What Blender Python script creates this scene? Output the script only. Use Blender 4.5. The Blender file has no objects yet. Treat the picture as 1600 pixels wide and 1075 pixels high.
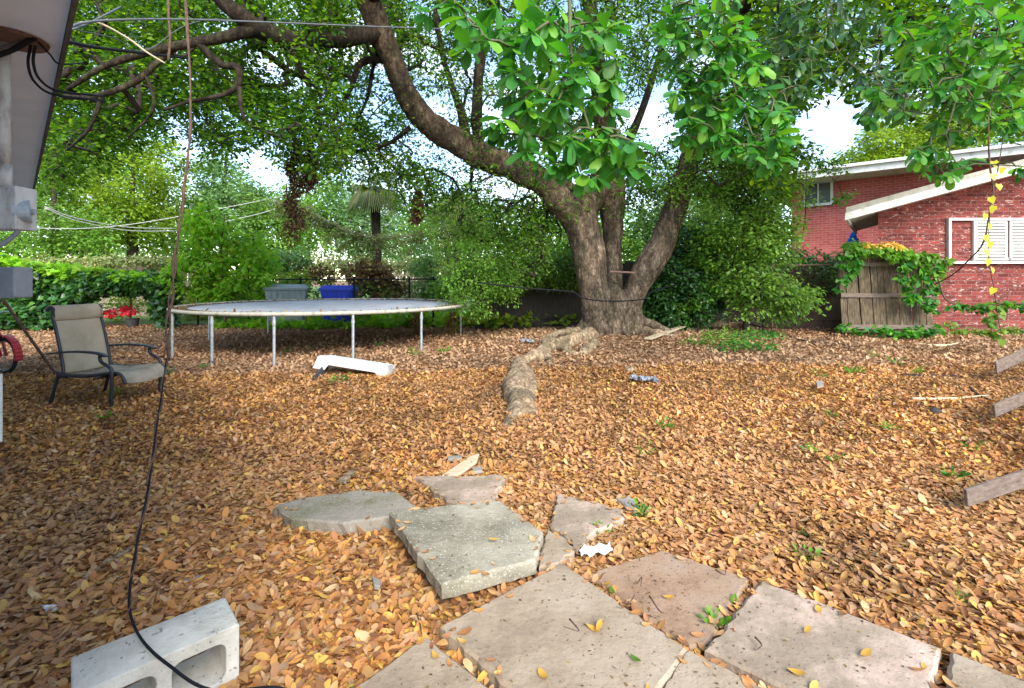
import bpy, bmesh, math, random
import numpy as np
from mathutils import Vector, Matrix
random.seed(7)
RNG = np.random.default_rng(11)
S = bpy.context.scene
COL = S.collection
R = math.radians
# ---------------------------------------------------------------- camera
F = 755.0; CH = 1.3; HZ = 437.0; PW = 1600.0; PH = 1075.0
cd = bpy.data.cameras.new('camera'); cam = bpy.data.objects.new('camera', cd); COL.objects.link(cam)
cam.location = (0, 0, CH); cam.rotation_euler = (R(90), 0, 0)
cd.sensor_width = 36; cd.lens = 36 * F / PW; cd.shift_y = -(PH / 2 - HZ) / PW
cd.clip_start = 0.05; cd.clip_end = 2000
S.camera = cam
# ---------------------------------------------------------------- world, sun
SUN_EL, SUN_ROT = 37, 160
w = bpy.data.worlds.new('World'); S.world = w; w.use_nodes = True
nt = w.node_tree; nt.nodes.clear()
sky = nt.nodes.new('ShaderNodeTexSky'); sky.sky_type = 'NISHITA'; sky.sun_disc = False
sky.sun_elevation = R(SUN_EL); sky.sun_rotation = R(SUN_ROT); sky.air_density = 1.1; sky.dust_density = .4; sky.ozone_density = 1.6
tcw = nt.nodes.new('ShaderNodeTexCoord'); mp = nt.nodes.new('ShaderNodeMapping'); mp.inputs['Scale'].default_value = (1, 1, 2.6); mp.inputs['Location'].default_value = (5.1, 2.2, 1.3)
cn = nt.nodes.new('ShaderNodeTexNoise'); cn.inputs['Scale'].default_value = 3.2; cn.inputs['Detail'].default_value = 7; cn.inputs['Roughness'].default_value = .6
cr = nt.nodes.new('ShaderNodeValToRGB'); cr.color_ramp.elements[0].position = .50; cr.color_ramp.elements[1].position = .82
mx = nt.nodes.new('ShaderNodeMix'); mx.data_type = 'RGBA'; mx.inputs[7].default_value = (7.2, 7.1, 6.9, 1)
bg = nt.nodes.new('ShaderNodeBackground'); bg.inputs[1].default_value = .15
wo = nt.nodes.new('ShaderNodeOutputWorld'); L = nt.links.new
L(tcw.outputs['Generated'], mp.inputs[0]); L(mp.outputs[0], cn.inputs[0]); L(cn.outputs[0], cr.inputs[0]); L(cr.outputs[0], mx.inputs[0])
L(sky.outputs[0], mx.inputs[6]); L(mx.outputs[2], bg.inputs[0]); L(bg.outputs[0], wo.inputs[0])
sd = bpy.data.lights.new('sun', 'SUN'); sd.energy = 2.4; sd.angle = R(32); sd.color = (1, .95, .87)
so = bpy.data.objects.new('sun', sd); COL.objects.link(so)
sv = Vector((math.sin(R(SUN_ROT)) * math.cos(R(SUN_EL)), math.cos(R(SUN_ROT)) * math.cos(R(SUN_EL)), math.sin(R(SUN_EL))))
so.rotation_euler = sv.to_track_quat('Z', 'Y').to_euler()
S.view_settings.view_transform = 'Standard'; S.view_settings.look = 'None'; S.view_settings.gamma = 1
S.view_settings.exposure = 1.66
S.cycles.max_bounces = 8; S.cycles.transparent_max_bounces = 8
# ---------------------------------------------------------------- helpers
def ss(x): x = np.clip(x, 0, 1); return x * x * (3 - 2 * x)
def g(x, y):
    x = np.asarray(x, float); y = np.asarray(y, float)
    h = .20 * np.exp(-((x - 1.7) ** 2 + (y - 9.3) ** 2) / (2 * 2.2 ** 2))
    h = h + .12 * ss(x / 5) * ss((y - 2) / 6)
    h = h + .012 * np.sin(1.7 * x + .6 * y) * np.cos(1.3 * y - .5 * x) + .006 * np.sin(4.1 * x) * np.sin(3.7 * y)
    return h * (1 - ss((y - 14) / 6))
def P(px, py, d): return np.array([(px - 800) / F * d, d, CH + (HZ - py) / F * d])
def G(px, py, dz=0.0):
    d = 5.0
    for _ in range(60):
        p = P(px, py, d); z = float(g(p[0], p[1])) + dz
        nd = F * (CH - z) / max(py - HZ, 1); d = d + .6 * (nd - d)
    p = P(px, py, d); return p
def link(o, parent=None):
    COL.objects.link(o)
    if parent is not None: o.parent = parent
    return o
def mk(name, V, Fc, mat, parent=None, smooth=False, off=None):
    V = np.asarray(V, float).reshape(-1, 3)
    base = np.array(off) if off is not None else (np.array(parent['base']) if parent is not None and 'base' in parent else np.zeros(3))
    me = bpy.data.meshes.new(name)
    V = V - base
    if isinstance(Fc, np.ndarray):
        n = len(V); k = Fc.shape[1]; m = len(Fc)
        me.vertices.add(n); me.vertices.foreach_set('co', V.astype(np.float32).ravel())
        me.loops.add(m * k); me.loops.foreach_set('vertex_index', Fc.astype(np.int32).ravel())
        me.polygons.add(m); me.polygons.foreach_set('loop_start', np.arange(0, m * k, k, dtype=np.int32))
        me.update(calc_edges=True)
    else:
        me.from_pydata([tuple(v) for v in V], [], Fc); me.update()
    if mat is not None: me.materials.append(mat)
    if smooth: me.polygons.foreach_set('use_smooth', [True] * len(me.polygons))
    o = bpy.data.objects.new(name, me); link(o, parent)
    return o
def tag(o, label, cat, group=None):
    o['label'] = label; o['category'] = cat
    if group: o['group'] = group
    return o
def thing(name, loc, label, cat, group=None):
    o = bpy.data.objects.new(name, None); o.empty_display_size = .1; COL.objects.link(o)
    o.location = tuple(loc); o['base'] = [float(a) for a in loc]
    return tag(o, label, cat, group)
def single(name, V, Fc, mat, label, cat, group=None, smooth=False):
    V = np.asarray(V, float).reshape(-1, 3); c = np.array([V[:, 0].mean(), V[:, 1].mean(), V[:, 2].min()])
    o = mk(name, V, Fc, mat, None, smooth, off=c); o.location = tuple(c)
    return tag(o, label, cat, group)
def kind(o, k): o['kind'] = k; return o
class MB:
    def __init__(s): s.V = []; s.F = []
    def add(s, V, Fc):
        b = sum(len(v) for v in s.V); s.V.append(np.asarray(V, float).reshape(-1, 3)); s.F += [tuple(int(i) + b for i in f) for f in Fc]; return s
    def box(s, c, d, M=None):
        hx, hy, hz = d[0] / 2, d[1] / 2, d[2] / 2
        v = np.array([(x, y, z) for z in (-hz, hz) for y in (-hy, hy) for x in (-hx, hx)])
        if M is not None: v = v @ np.array(M).T
        return s.add(v + np.array(c), [(0, 2, 3, 1), (4, 5, 7, 6), (0, 1, 5, 4), (2, 6, 7, 3), (0, 4, 6, 2), (1, 3, 7, 5)])
    def bar(s, a, b, wd, th, up=(0, 0, 1)):
        a = np.array(a, float); b = np.array(b, float); t = b - a; l = np.linalg.norm(t); t /= l
        n = np.cross(up, t); n /= max(np.linalg.norm(n), 1e-6); u = np.cross(t, n)
        return s.box((a + b) / 2, (l, wd, th), np.array([t, n, u]).T)
    def tube(s, pts, rad, seg=8, rough=0.0, freq=3.0):
        v, f = tubeVF(pts, rad, seg, rough, freq); return s.add(v, f)
    def prism(s, top, th):
        t = np.asarray(top, float); n = len(t); b = t - np.array([0, 0, th])
        return s.add(np.vstack([t, b]), [tuple(range(n)), tuple(range(2 * n - 1, n - 1, -1))] + [(i, i + n, (i + 1) % n + n, (i + 1) % n) for i in range(n)])
    def arr(s): return np.vstack(s.V), s.F
def tubeVF(pts, rad, seg=8, rough=0, freq=3):
    pts = np.asarray(pts, float); n = len(pts); rad = np.broadcast_to(np.asarray(rad, float), (n,))
    T = np.gradient(pts, axis=0); T /= np.maximum(np.linalg.norm(T, axis=1, keepdims=True), 1e-9)
    ref = np.array([0.13, 0.21, 1.0]) if abs(T[:, 2]).mean() < .8 else np.array([1.0, .2, .1])
    V = []; N = None
    for i in range(n):
        if N is None: N = np.cross(T[i], ref)
        else: N = N - T[i] * N.dot(T[i])
        N = N / max(np.linalg.norm(N), 1e-9); B = np.cross(T[i], N)
        for k in range(seg):
            a = 2 * math.pi * k / seg; r = rad[i]
            if rough: r *= 1 + rough * (math.sin(3 * a + i * .31 * freq) * .5 + math.sin(5 * a - i * .5 * freq + 1) * .35 + math.sin(i * .9 + 2 * a) * .4)
            V.append(pts[i] + r * (math.cos(a) * N + math.sin(a) * B))
    Fc = [(i * seg + k, i * seg + (k + 1) % seg, (i + 1) * seg + (k + 1) % seg, (i + 1) * seg + k) for i in range(n - 1) for k in range(seg)]
    Fc += [tuple(range(seg))[::-1], tuple((n - 1) * seg + k for k in range(seg))]
    return np.array(V), Fc
def cr_spline(pts, n=8):
    p = np.asarray(pts, float); p = np.vstack([2 * p[0] - p[1], p, 2 * p[-1] - p[-2]]); out = []
    for i in range(1, len(p) - 2):
        for t in np.linspace(0, 1, n, endpoint=False):
            out.append(.5 * (2 * p[i] + (p[i + 1] - p[i - 1]) * t + (2 * p[i - 1] - 5 * p[i] + 4 * p[i + 1] - p[i + 2]) * t * t + (-p[i - 1] + 3 * p[i] - 3 * p[i + 1] + p[i + 2]) * t ** 3))
    out.append(p[-2]); return np.array(out)
def spl(pts, n=8):   # rows x,y,z,r
    q = cr_spline(pts, n); return q[:, :3], np.maximum(q[:, 3], .001)
def bevel(o, wd, seg=2):
    m = o.modifiers.new('bevel', 'BEVEL'); m.width = wd; m.segments = seg; m.limit_method = 'ANGLE'; m.angle_limit = R(35); return o
# ---------------------------------------------------------------- materials
def mat(name): m = bpy.data.materials.new(name); m.use_nodes = True; t = m.node_tree; return m, t, t.nodes['Principled BSDF']
def N_(t, ty, **kw):
    n = t.nodes.new(ty)
    for k, v in kw.items():
        if hasattr(n, k): setattr(n, k, v)
        else: n.inputs[k.replace('_', ' ')].default_value = v
    return n
def ramp(t, stops, src=None, interp='LINEAR'):
    n = t.nodes.new('ShaderNodeValToRGB'); e = n.color_ramp.elements; n.color_ramp.interpolation = interp
    while len(e) < len(stops): e.new(.5)
    for i, (p, c) in enumerate(stops): e[i].position = p; e[i].color = (c[0], c[1], c[2], 1) if not isinstance(c, (int, float)) else (c, c, c, 1)
    if src is not None: t.links.new(src, n.inputs[0])
    return n
def noise(t, scale, detail=5, rough=.6, vec=None, dist=0):
    n = N_(t, 'ShaderNodeTexNoise', Scale=scale, Detail=detail, Roughness=rough, Distortion=dist)
    if vec is not None: t.links.new(vec, n.inputs[0])
    return n
def objco(t, scale=None):
    c = t.nodes.new('ShaderNodeTexCoord')
    if scale is None: return c.outputs['Object']
    m = t.nodes.new('ShaderNodeMapping'); m.inputs['Scale'].default_value = scale; t.links.new(c.outputs['Object'], m.inputs[0]); return m.outputs[0]
def mixc(t, fac, a, b, mode='MIX'):
    m = t.nodes.new('ShaderNodeMix'); m.data_type = 'RGBA'; m.blend_type = mode
    for i, v in ((0, fac), (6, a), (7, b)):
        if isinstance(v, (int, float)): m.inputs[i].default_value = v
        elif isinstance(v, tuple): m.inputs[i].default_value = (*v[:3], 1)
        else: t.links.new(v, m.inputs[i])
    return m.outputs[2]
def bump(t, b, src, strength=.5, dist=.02):
    n = N_(t, 'ShaderNodeBump', Strength=strength, Distance=dist); t.links.new(src, n.inputs['Height']); t.links.new(n.outputs[0], b.inputs['Normal'])
def m_noise(name, c1, c2, scale=8, rough=.8, bmp=.3, bd=.01, c3=None, metal=0, stretch=None, spec=.3, dots=None):
    m, t, b = mat(name); v = objco(t, stretch)
    n = noise(t, scale, 8, .65, v)
    st = [(.3, c1), (.7, c2)] if c3 is None else [(.28, c1), (.5, c2), (.72, c3)]
    r = ramp(t, st, n.outputs[0]); out = r.outputs[0]
    if dots is not None:
        n3 = noise(t, dots[0], 3, .5, v); r3 = ramp(t, [(dots[1], 0.0), (dots[1] + .05, 1.0)], n3.outputs[0]); out = mixc(t, r3.outputs[0], out, dots[2])
    t.links.new(out, b.inputs['Base Color']); b.inputs['Roughness'].default_value = rough; b.inputs['Metallic'].default_value = metal
    b.inputs['Specular IOR Level'].default_value = spec
    n2 = noise(t, scale * 5, 6, .7, v)
    if bmp: bump(t, b, n2.outputs[0], bmp, bd)
    return m
def m_leaf(name, cols, rough=.45, trans=.45, spec=.4, tint=None, ns=1.2, bleach=None):
    """cols: list of colours spread over leaves at random, one island each"""
    m, t, b = mat(name); ge = t.nodes.new('ShaderNodeNewGeometry')
    st = [(i / max(len(cols) - 1, 1), c) for i, c in enumerate(cols)]
    r = ramp(t, st, ge.outputs['Random Per Island']); out = r.outputs[0]
    n = noise(t, ns, 3, .6, ge.outputs['Position']); rr = ramp(t, [(.3, (.6, .6, .6)), (.7, (1.35, 1.3, 1.2))], n.outputs[0]); out = mixc(t, 1.0, out, rr.outputs[0], 'MULTIPLY')
    if bleach:
        nb = noise(t, .33, 4, .6, ge.outputs['Position']); rb = ramp(t, [(.42, 0.0), (.62, .55)], nb.outputs[0]); out = mixc(t, rb.outputs[0], out, bleach)
    t.links.new(out, b.inputs['Base Color']); b.inputs['Roughness'].default_value = rough; b.inputs['Specular IOR Level'].default_value = spec
    if trans > 0:
        tr = t.nodes.new('ShaderNodeBsdfTranslucent'); tc = mixc(t, 1.0, out, tint or (1.5, 1.45, .6), 'MULTIPLY'); t.links.new(tc, tr.inputs[0])
        ms = t.nodes.new('ShaderNodeMixShader'); ms.inputs[0].default_value = trans
        t.links.new(b.outputs[0], ms.inputs[1]); t.links.new(tr.outputs[0], ms.inputs[2]); t.links.new(ms.outputs[0], t.nodes['Material Output'].inputs[0])
    return m
def m_bark(name, c1, c2, c3, sc=6, bd=.03):
    m, t, b = mat(name); v = objco(t, (1, 1, .35))
    vo = N_(t, 'ShaderNodeTexVoronoi', Scale=sc * 2.2); vo.feature = 'DISTANCE_TO_EDGE'; nz = noise(t, sc, 8, .7, v, .4)
    dv = mixc(t, .25, v, nz.outputs[1]); t.links.new(dv, vo.inputs[0])
    r = ramp(t, [(.3, c1), (.5, c2), (.7, c3)], nz.outputs[0])
    big = noise(t, 1.3, 3, .5, objco(t)); rb = ramp(t, [(.4, (.62, .64, .6)), (.62, (1.1, 1.06, 1))], big.outputs[0])
    out = mixc(t, 1.0, r.outputs[0], rb.outputs[0], 'MULTIPLY')
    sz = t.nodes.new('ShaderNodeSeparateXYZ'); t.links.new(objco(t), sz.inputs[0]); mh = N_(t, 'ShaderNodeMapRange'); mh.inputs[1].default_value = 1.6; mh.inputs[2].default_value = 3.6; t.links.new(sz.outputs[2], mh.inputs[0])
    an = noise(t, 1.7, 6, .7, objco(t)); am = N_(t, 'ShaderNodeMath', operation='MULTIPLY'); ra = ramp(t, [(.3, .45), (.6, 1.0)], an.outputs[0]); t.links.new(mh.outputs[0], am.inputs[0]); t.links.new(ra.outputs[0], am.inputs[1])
    out = mixc(t, am.outputs[0], out, mixc(t, 1.0, out, (.34, .30, .25), 'MULTIPLY'))  # darkens upper bark: algae stain plus canopy shade put into the colour
    mo = noise(t, 2.3, 6, .7, objco(t)); rm_ = ramp(t, [(.55, 0.0), (.66, .65)], mo.outputs[0]); out = mixc(t, rm_.outputs[0], out, (.05, .06, .022))
    sp_n = noise(t, 26, 4, .6, objco(t, (1, 1, .6))); rs_ = ramp(t, [(.35, (.6, .58, .56)), (.5, (1, 1, 1)), (.68, (1.6, 1.55, 1.5))], sp_n.outputs[0]); out = mixc(t, 1.0, out, rs_.outputs[0], 'MULTIPLY')
    cr_ = ramp(t, [(0, (.35, .32, .3)), (.14, (1, 1, 1))], vo.outputs[0]); out = mixc(t, .8, out, cr_.outputs[0], 'MULTIPLY')
    t.links.new(out, b.inputs['Base Color']); b.inputs['Roughness'].default_value = .92; b.inputs['Specular IOR Level'].default_value = .2
    ad = N_(t, 'ShaderNodeMath', operation='ADD'); ad2 = N_(t, 'ShaderNodeMath', operation='MULTIPLY'); ad2.inputs[1].default_value = 1.2
    mn = N_(t, 'ShaderNodeMath', operation='MINIMUM'); mn.inputs[1].default_value = .25; t.links.new(vo.outputs[0], mn.inputs[0])
    t.links.new(mn.outputs[0], ad2.inputs[0]); t.links.new(ad2.outputs[0], ad.inputs[0]); nf = noise(t, sc * 6, 6, .7, v); t.links.new(nf.outputs[0], ad.inputs[1])
    bump(t, b, ad.outputs[0], .75, bd); return m
def m_brick(name, sx, ca, cb, worn, wornamt, mortar):
    m, t, b = mat(name); v = objco(t)
    sp = t.nodes.new('ShaderNodeSeparateXYZ'); cb_ = t.nodes.new('ShaderNodeCombineXYZ'); t.links.new(v, sp.inputs[0])
    t.links.new(sp.outputs[0], cb_.inputs[0]); t.links.new(sp.outputs[2], cb_.inputs[1])
    br = t.nodes.new('ShaderNodeTexBrick'); t.links.new(cb_.outputs[0], br.inputs[0])
    br.inputs['Color1'].default_value = (*ca, 1); br.inputs['Color2'].default_value = (*cb, 1); br.inputs['Mortar'].default_value = (*mortar, 1)
    br.inputs['Scale'].default_value = 1; br.inputs['Brick Width'].default_value = .215 * sx; br.inputs['Row Height'].default_value = .074 * sx; br.inputs['Mortar Size'].default_value = .006 * sx
    br.inputs['Mortar Smooth'].default_value = .2; br.inputs['Bias'].default_value = -.1
    n1 = noise(t, 6.5, 7, .7, objco(t, (1, 1, 2.6)), 1.6); r1 = ramp(t, [(wornamt, 0.0), (wornamt + .05, 1.0)], n1.outputs[0])
    n2 = noise(t, 1.1, 3, .6, v); r2 = ramp(t, [(.3, (.8, .78, .78)), (.7, (1.1, 1.1, 1.1))], n2.outputs[0])
    out = mixc(t, r1.outputs[0], br.outputs[0], worn); out = mixc(t, 1.0, out, r2.outputs[0], 'MULTIPLY')
    t.links.new(out, b.inputs['Base Color']); b.inputs['Roughness'].default_value = .9; b.inputs['Specular IOR Level'].default_value = .2
    iv = N_(t, 'ShaderNodeMath', operation='SUBTRACT'); iv.inputs[0].default_value = 1; t.links.new(br.outputs[1], iv.inputs[1])
    bump(t, b, iv.outputs[0], .8, .008); return m
M = {}
M['litter'] = m_leaf('litter_leaf', [(.17, .075, .035), (.30, .135, .055), (.42, .20, .065), (.56, .245, .07), (.39, .185, .09), (.62, .32, .09), (.29, .14, .075), (.62, .42, .23), (.52, .29, .12), (.68, .44, .09), (.40, .16, .065), (.36, .24, .15)], .65, .15, .2, (1.2, 1, .7), ns=1.6, bleach=(.44, .25, .125))
M['litter_far'] = m_leaf('litter_far', [(.13, .065, .035), (.24, .125, .06), (.36, .20, .10), (.46, .28, .16), (.26, .145, .08), (.54, .37, .23), (.34, .19, .095)], .75, .1, .2, (1.2, 1, .7), ns=.8, bleach=(.44, .29, .18))
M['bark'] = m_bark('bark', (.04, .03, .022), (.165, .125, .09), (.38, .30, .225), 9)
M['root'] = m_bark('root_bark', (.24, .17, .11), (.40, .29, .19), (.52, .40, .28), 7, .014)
M['twig'] = m_noise('twig_bark', (.018, .013, .010), (.045, .034, .025), 20, .9, .3)
M['gtwig'] = m_noise('green_twig', (.06, .07, .03), (.12, .12, .06), 30, .9, .2)
M['vine'] = m_noise('vine_stem', (.06, .032, .022), (.15, .085, .06), 30, .9, .4)
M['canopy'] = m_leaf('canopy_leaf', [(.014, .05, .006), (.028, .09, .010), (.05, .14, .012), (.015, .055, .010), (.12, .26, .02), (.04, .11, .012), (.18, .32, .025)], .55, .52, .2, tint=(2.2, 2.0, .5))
M['barkd'] = m_bark('limb_bark', (.03, .024, .018), (.075, .058, .042), (.15, .12, .09))  # darker copy of the bark, leaf shade on the limbs put into its colour
M['near'] = m_leaf('near_leaf', [(.03, .15, .02), (.045, .21, .03), (.08, .27, .03), (.035, .16, .03), (.16, .36, .03), (.05, .22, .04), (.025, .11, .025)], .42, .38, .28, (1.4, 1.5, .4), ns=3)
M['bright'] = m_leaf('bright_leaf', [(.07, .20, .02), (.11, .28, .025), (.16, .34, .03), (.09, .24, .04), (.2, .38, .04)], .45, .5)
M['vivid'] = m_leaf('vivid_leaf', [(.13, .34, .02), (.19, .44, .03), (.27, .5, .04), (.16, .38, .03), (.36, .52, .05)], .5, .5, .25, ns=1)
M['yellowgreen'] = m_leaf('yellowgreen_leaf', [(.12, .22, .015), (.2, .32, .02), (.28, .40, .03), (.16, .27, .03)], .5, .45, ns=.5)
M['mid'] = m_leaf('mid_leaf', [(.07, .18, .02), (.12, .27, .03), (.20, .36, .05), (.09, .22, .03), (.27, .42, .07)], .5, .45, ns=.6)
M['blue'] = m_leaf('bluegreen_leaf', [(.09, .2, .06), (.14, .28, .09), (.22, .37, .14), (.11, .24, .08)], .5, .35, ns=.6)
M['hedge'] = m_leaf('hedge_leaf', [(.018, .07, .018), (.03, .10, .025), (.05, .15, .03), (.03, .09, .03), (.11, .26, .035)], .35, .35, .5, ns=2)
M['pale'] = m_leaf('pale_leaf', [(.2, .27, .09), (.3, .35, .13), (.16, .24, .06), (.36, .34, .17)], .6, .3)
M['dead'] = m_leaf('dead_leaf', [(.10, .055, .03), (.17, .095, .04), (.26, .17, .07), (.07, .045, .025), (.35, .28, .08)], .8, .15, .2)
M['deadd'] = m_leaf('dark_dead_leaf', [(.05, .025, .015), (.09, .045, .025), (.13, .07, .035), (.03, .018, .012)], .8, .1, .2)
M['palm'] = m_leaf('palm_leaf', [(.10, .16, .04), (.16, .22, .06), (.24, .22, .09), (.08, .13, .045)], .5, .3)
M['yleaf'] = m_leaf('yellow_leaf', [(.62, .36, .05), (.7, .5, .09), (.5, .26, .05), (.6, .42, .16)], .5, .2, .3, (1.1, 1, .6))
M['heart'] = m_leaf('heart_leaf', [(.45, .5, .03), (.6, .55, .04), (.3, .42, .03)], .4, .4, .4, (1.2, 1.2, .5))
M['orange'] = m_leaf('orange_flower', [(.75, .4, .05), (.8, .5, .12), (.55, .5, .1)], .5, .3)
M['red'] = m_leaf('red_flower', [(.7, .03, .05), (.8, .06, .1), (.6, .02, .04)], .5, .3, .3, (1.2, 1, 1))
M['conc'] = m_noise('slab_concrete', (.19, .14, .095), (.31, .24, .165), 5, .92, .9, .008, (.38, .305, .225), dots=(75, .65, (.15, .11, .08)))
M['concred'] = m_noise('slab_reddish', (.20, .115, .065), (.31, .20, .125), 6, .92, .9, .008, (.34, .25, .18), dots=(75, .65, (.10, .06, .045)))
M['concpink'] = m_noise('slab_pinkish', (.20, .15, .105), (.29, .225, .16), 5, .92, .9, .008, (.54, .39, .31), dots=(75, .65, (.13, .09, .07)))
M['concgrey'] = m_noise('slab_mossgrey', (.11, .098, .065), (.24, .215, .155), 4, .95, .9, .012, (.38, .34, .26), dots=(110, .6, (.40, .38, .33)))
M['concmoss'] = m_noise('slab_moss', (.13, .135, .05), (.27, .235, .18), 3.2, .95, .9, .012, (.31, .27, .22), dots=(110, .62, (.40, .38, .33)))
M['block'] = m_noise('block_concrete', (.42, .385, .32), (.57, .53, .45), 9, .95, .9, .006, (.68, .635, .55), dots=(60, .64, (.27, .24, .2)))
M['black'] = m_noise('black_metal', (.012, .013, .018), (.03, .032, .04), 12, .35, .1, .002, spec=.5)
M['cable'] = m_noise('black_cable', (.006, .007, .009), (.014, .015, .018), 12, .75, .1, .002, spec=.15)
M['gcable'] = m_noise('grey_cable', (.07, .075, .085), (.13, .135, .15), 12, .7, .1, .002, spec=.2)
M['galv'] = m_noise('galvanised', (.28, .33, .36), (.45, .5, .54), 14, .45, .15, .002, metal=.5, c3=(.25, .22, .18))
M['rustpad'] = m_noise('rim_pad', (.22, .2, .15), (.42, .40, .33), 10, .7, .3, .004, c3=(.12, .085, .06))
M['mat'] = m_noise('tramp_mat', (.20, .205, .225), (.33, .34, .37), 3, .6, .15, .002, c3=(.38, .39, .42), dots=(9, .68, (.07, .06, .05)))
M['spring'] = m_noise('springs', (.035, .028, .022), (.12, .09, .06), 22, .8, .6)
M['cloth'] = m_noise('sling_cloth', (.31, .24, .165), (.40, .32, .225), 4, .85, .35, .002, c3=(.45, .37, .27))
M['clothd'] = m_noise('sling_worn', (.16, .13, .10), (.28, .24, .18), 6, .85, .35, .002, c3=(.36, .31, .24))
M['white'] = m_noise('white_paint', (.42, .41, .38), (.58, .58, .56), 6, .6, .15, .003, c3=(.62, .62, .61))
M['whited'] = m_noise('dirty_white', (.40, .38, .33), (.66, .65, .61), 5, .7, .3, .004, c3=(.72, .71, .68))
M['soffit'] = m_noise('soffit_paint', (.60, .66, .78), (.70, .76, .88), 2.5, .7, .2, .003, c3=(.74, .80, .92))
M['fascia'] = m_noise('fascia_wood', (.05, .04, .035), (.13, .11, .10), 8, .85, .3)
M['flake'] = m_noise('flaked_pipe', (.12, .08, .06), (.50, .48, .46), 9, .7, .4, .004, c3=(.62, .61, .6), stretch=(1, 1, .4))
M['grey'] = m_noise('grey_paint', (.20, .21, .24), (.30, .31, .34), 8, .5, .1, .002)
M['darkgrey'] = m_noise('dark_plastic', (.035, .037, .045), (.06, .065, .075), 8, .6, .1, .002)
M['glass'] = m_noise('dull_glass', (.05, .06, .07), (.10, .11, .12), 4, .12, 0, spec=.8)
M['bingrey'] = m_noise('bin_grey', (.17, .22, .24), (.24, .30, .32), 4, .5, .05, .002)
M['binblue'] = m_noise('bin_blue', (.012, .035, .36), (.02, .05, .46), 4, .45, .05, .002)
M['bluecl'] = m_noise('umbrella_cloth', (.02, .12, .5), (.04, .2, .7), 12, .7, .2)
M['wood'] = m_noise('grey_wood', (.025, .018, .011), (.095, .070, .042), 5, .9, .6, .006, (.20, .155, .10), stretch=(9, 9, .8))
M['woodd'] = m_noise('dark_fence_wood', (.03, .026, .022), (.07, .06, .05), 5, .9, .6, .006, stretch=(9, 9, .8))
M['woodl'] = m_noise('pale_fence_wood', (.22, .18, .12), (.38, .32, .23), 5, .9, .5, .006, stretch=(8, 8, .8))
M['plank'] = m_noise('weathered_plank', (.09, .065, .05), (.17, .125, .10), 6, .9, .7, .006, (.25, .20, .165), stretch=(1.5, 9, 9))
M['board'] = m_noise('pale_board', (.42, .33, .21), (.6, .49, .33), 6, .85, .4, .004, stretch=(1, 7, 7))
M['brick'] = m_brick('brick_worn', 1.08, (.11, .024, .02), (.25, .05, .04), (.48, .35, .30), .57, (.20, .11, .095))
M['brick2'] = m_brick('brick_red', 1.15, (.38, .075, .065), (.48, .12, .10), (.6, .34, .3), .70, (.48, .27, .24))
M['roof'] = m_noise('roof_edge', (.22, .21, .17), (.34, .32, .27), 6, .9, .5, .01, c3=(.40, .38, .33))
M['redpaint'] = m_noise('red_paint', (.5, .03, .04), (.66, .06, .07), 7, .4, .1, .002)
M['rubber'] = m_noise('rubber', (.015, .015, .015), (.035, .033, .032), 12, .7, .3)
M['rust'] = m_noise('rusty_steel', (.10, .055, .04), (.2, .12, .09), 14, .8, .4, .004)
M['stone'] = m_noise('stone', (.2, .18, .15), (.34, .31, .27), 9, .9, .6)
M['paper'] = m_noise('paper', (.66, .66, .67), (.8, .8, .8), 9, .8, .3)
M['terra'] = m_noise('pot', (.03, .03, .03), (.06, .055, .05), 9, .8, .3)
M['wire'] = m_noise('pale_wire', (.35, .34, .33), (.5, .48, .46), 12, .6, 0)
# ground: forest-floor soil under the leaves
m, t, b = mat('litter_soil'); ge = t.nodes.new('ShaderNodeNewGeometry')
vo = N_(t, 'ShaderNodeTexVoronoi', Scale=22.0); t.links.new(ge.outputs['Position'], vo.inputs[0])
hs = t.nodes.new('ShaderNodeSeparateColor'); t.links.new(vo.outputs[1], hs.inputs[0])
r = ramp(t, [(0, (.13, .065, .035)), (.3, (.22, .11, .055)), (.6, (.30, .155, .07)), (1, (.40, .24, .13))], hs.outputs[0])
n = noise(t, .6, 4, .6, ge.outputs['Position']); rr = ramp(t, [(.35, (.7, .7, .7)), (.7, (1.2, 1.15, 1.1))], n.outputs[0])
out = mixc(t, 1.0, r.outputs[0], rr.outputs[0], 'MULTIPLY'); t.links.new(out, b.inputs['Base Color']); b.inputs['Roughness'].default_value = .95
bump(t, b, vo.outputs[0], .6, .02); M['soil'] = m
M['grass'] = m_noise('lawn', (.08, .15, .03), (.16, .25, .06), 3, .9, .3)
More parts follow.
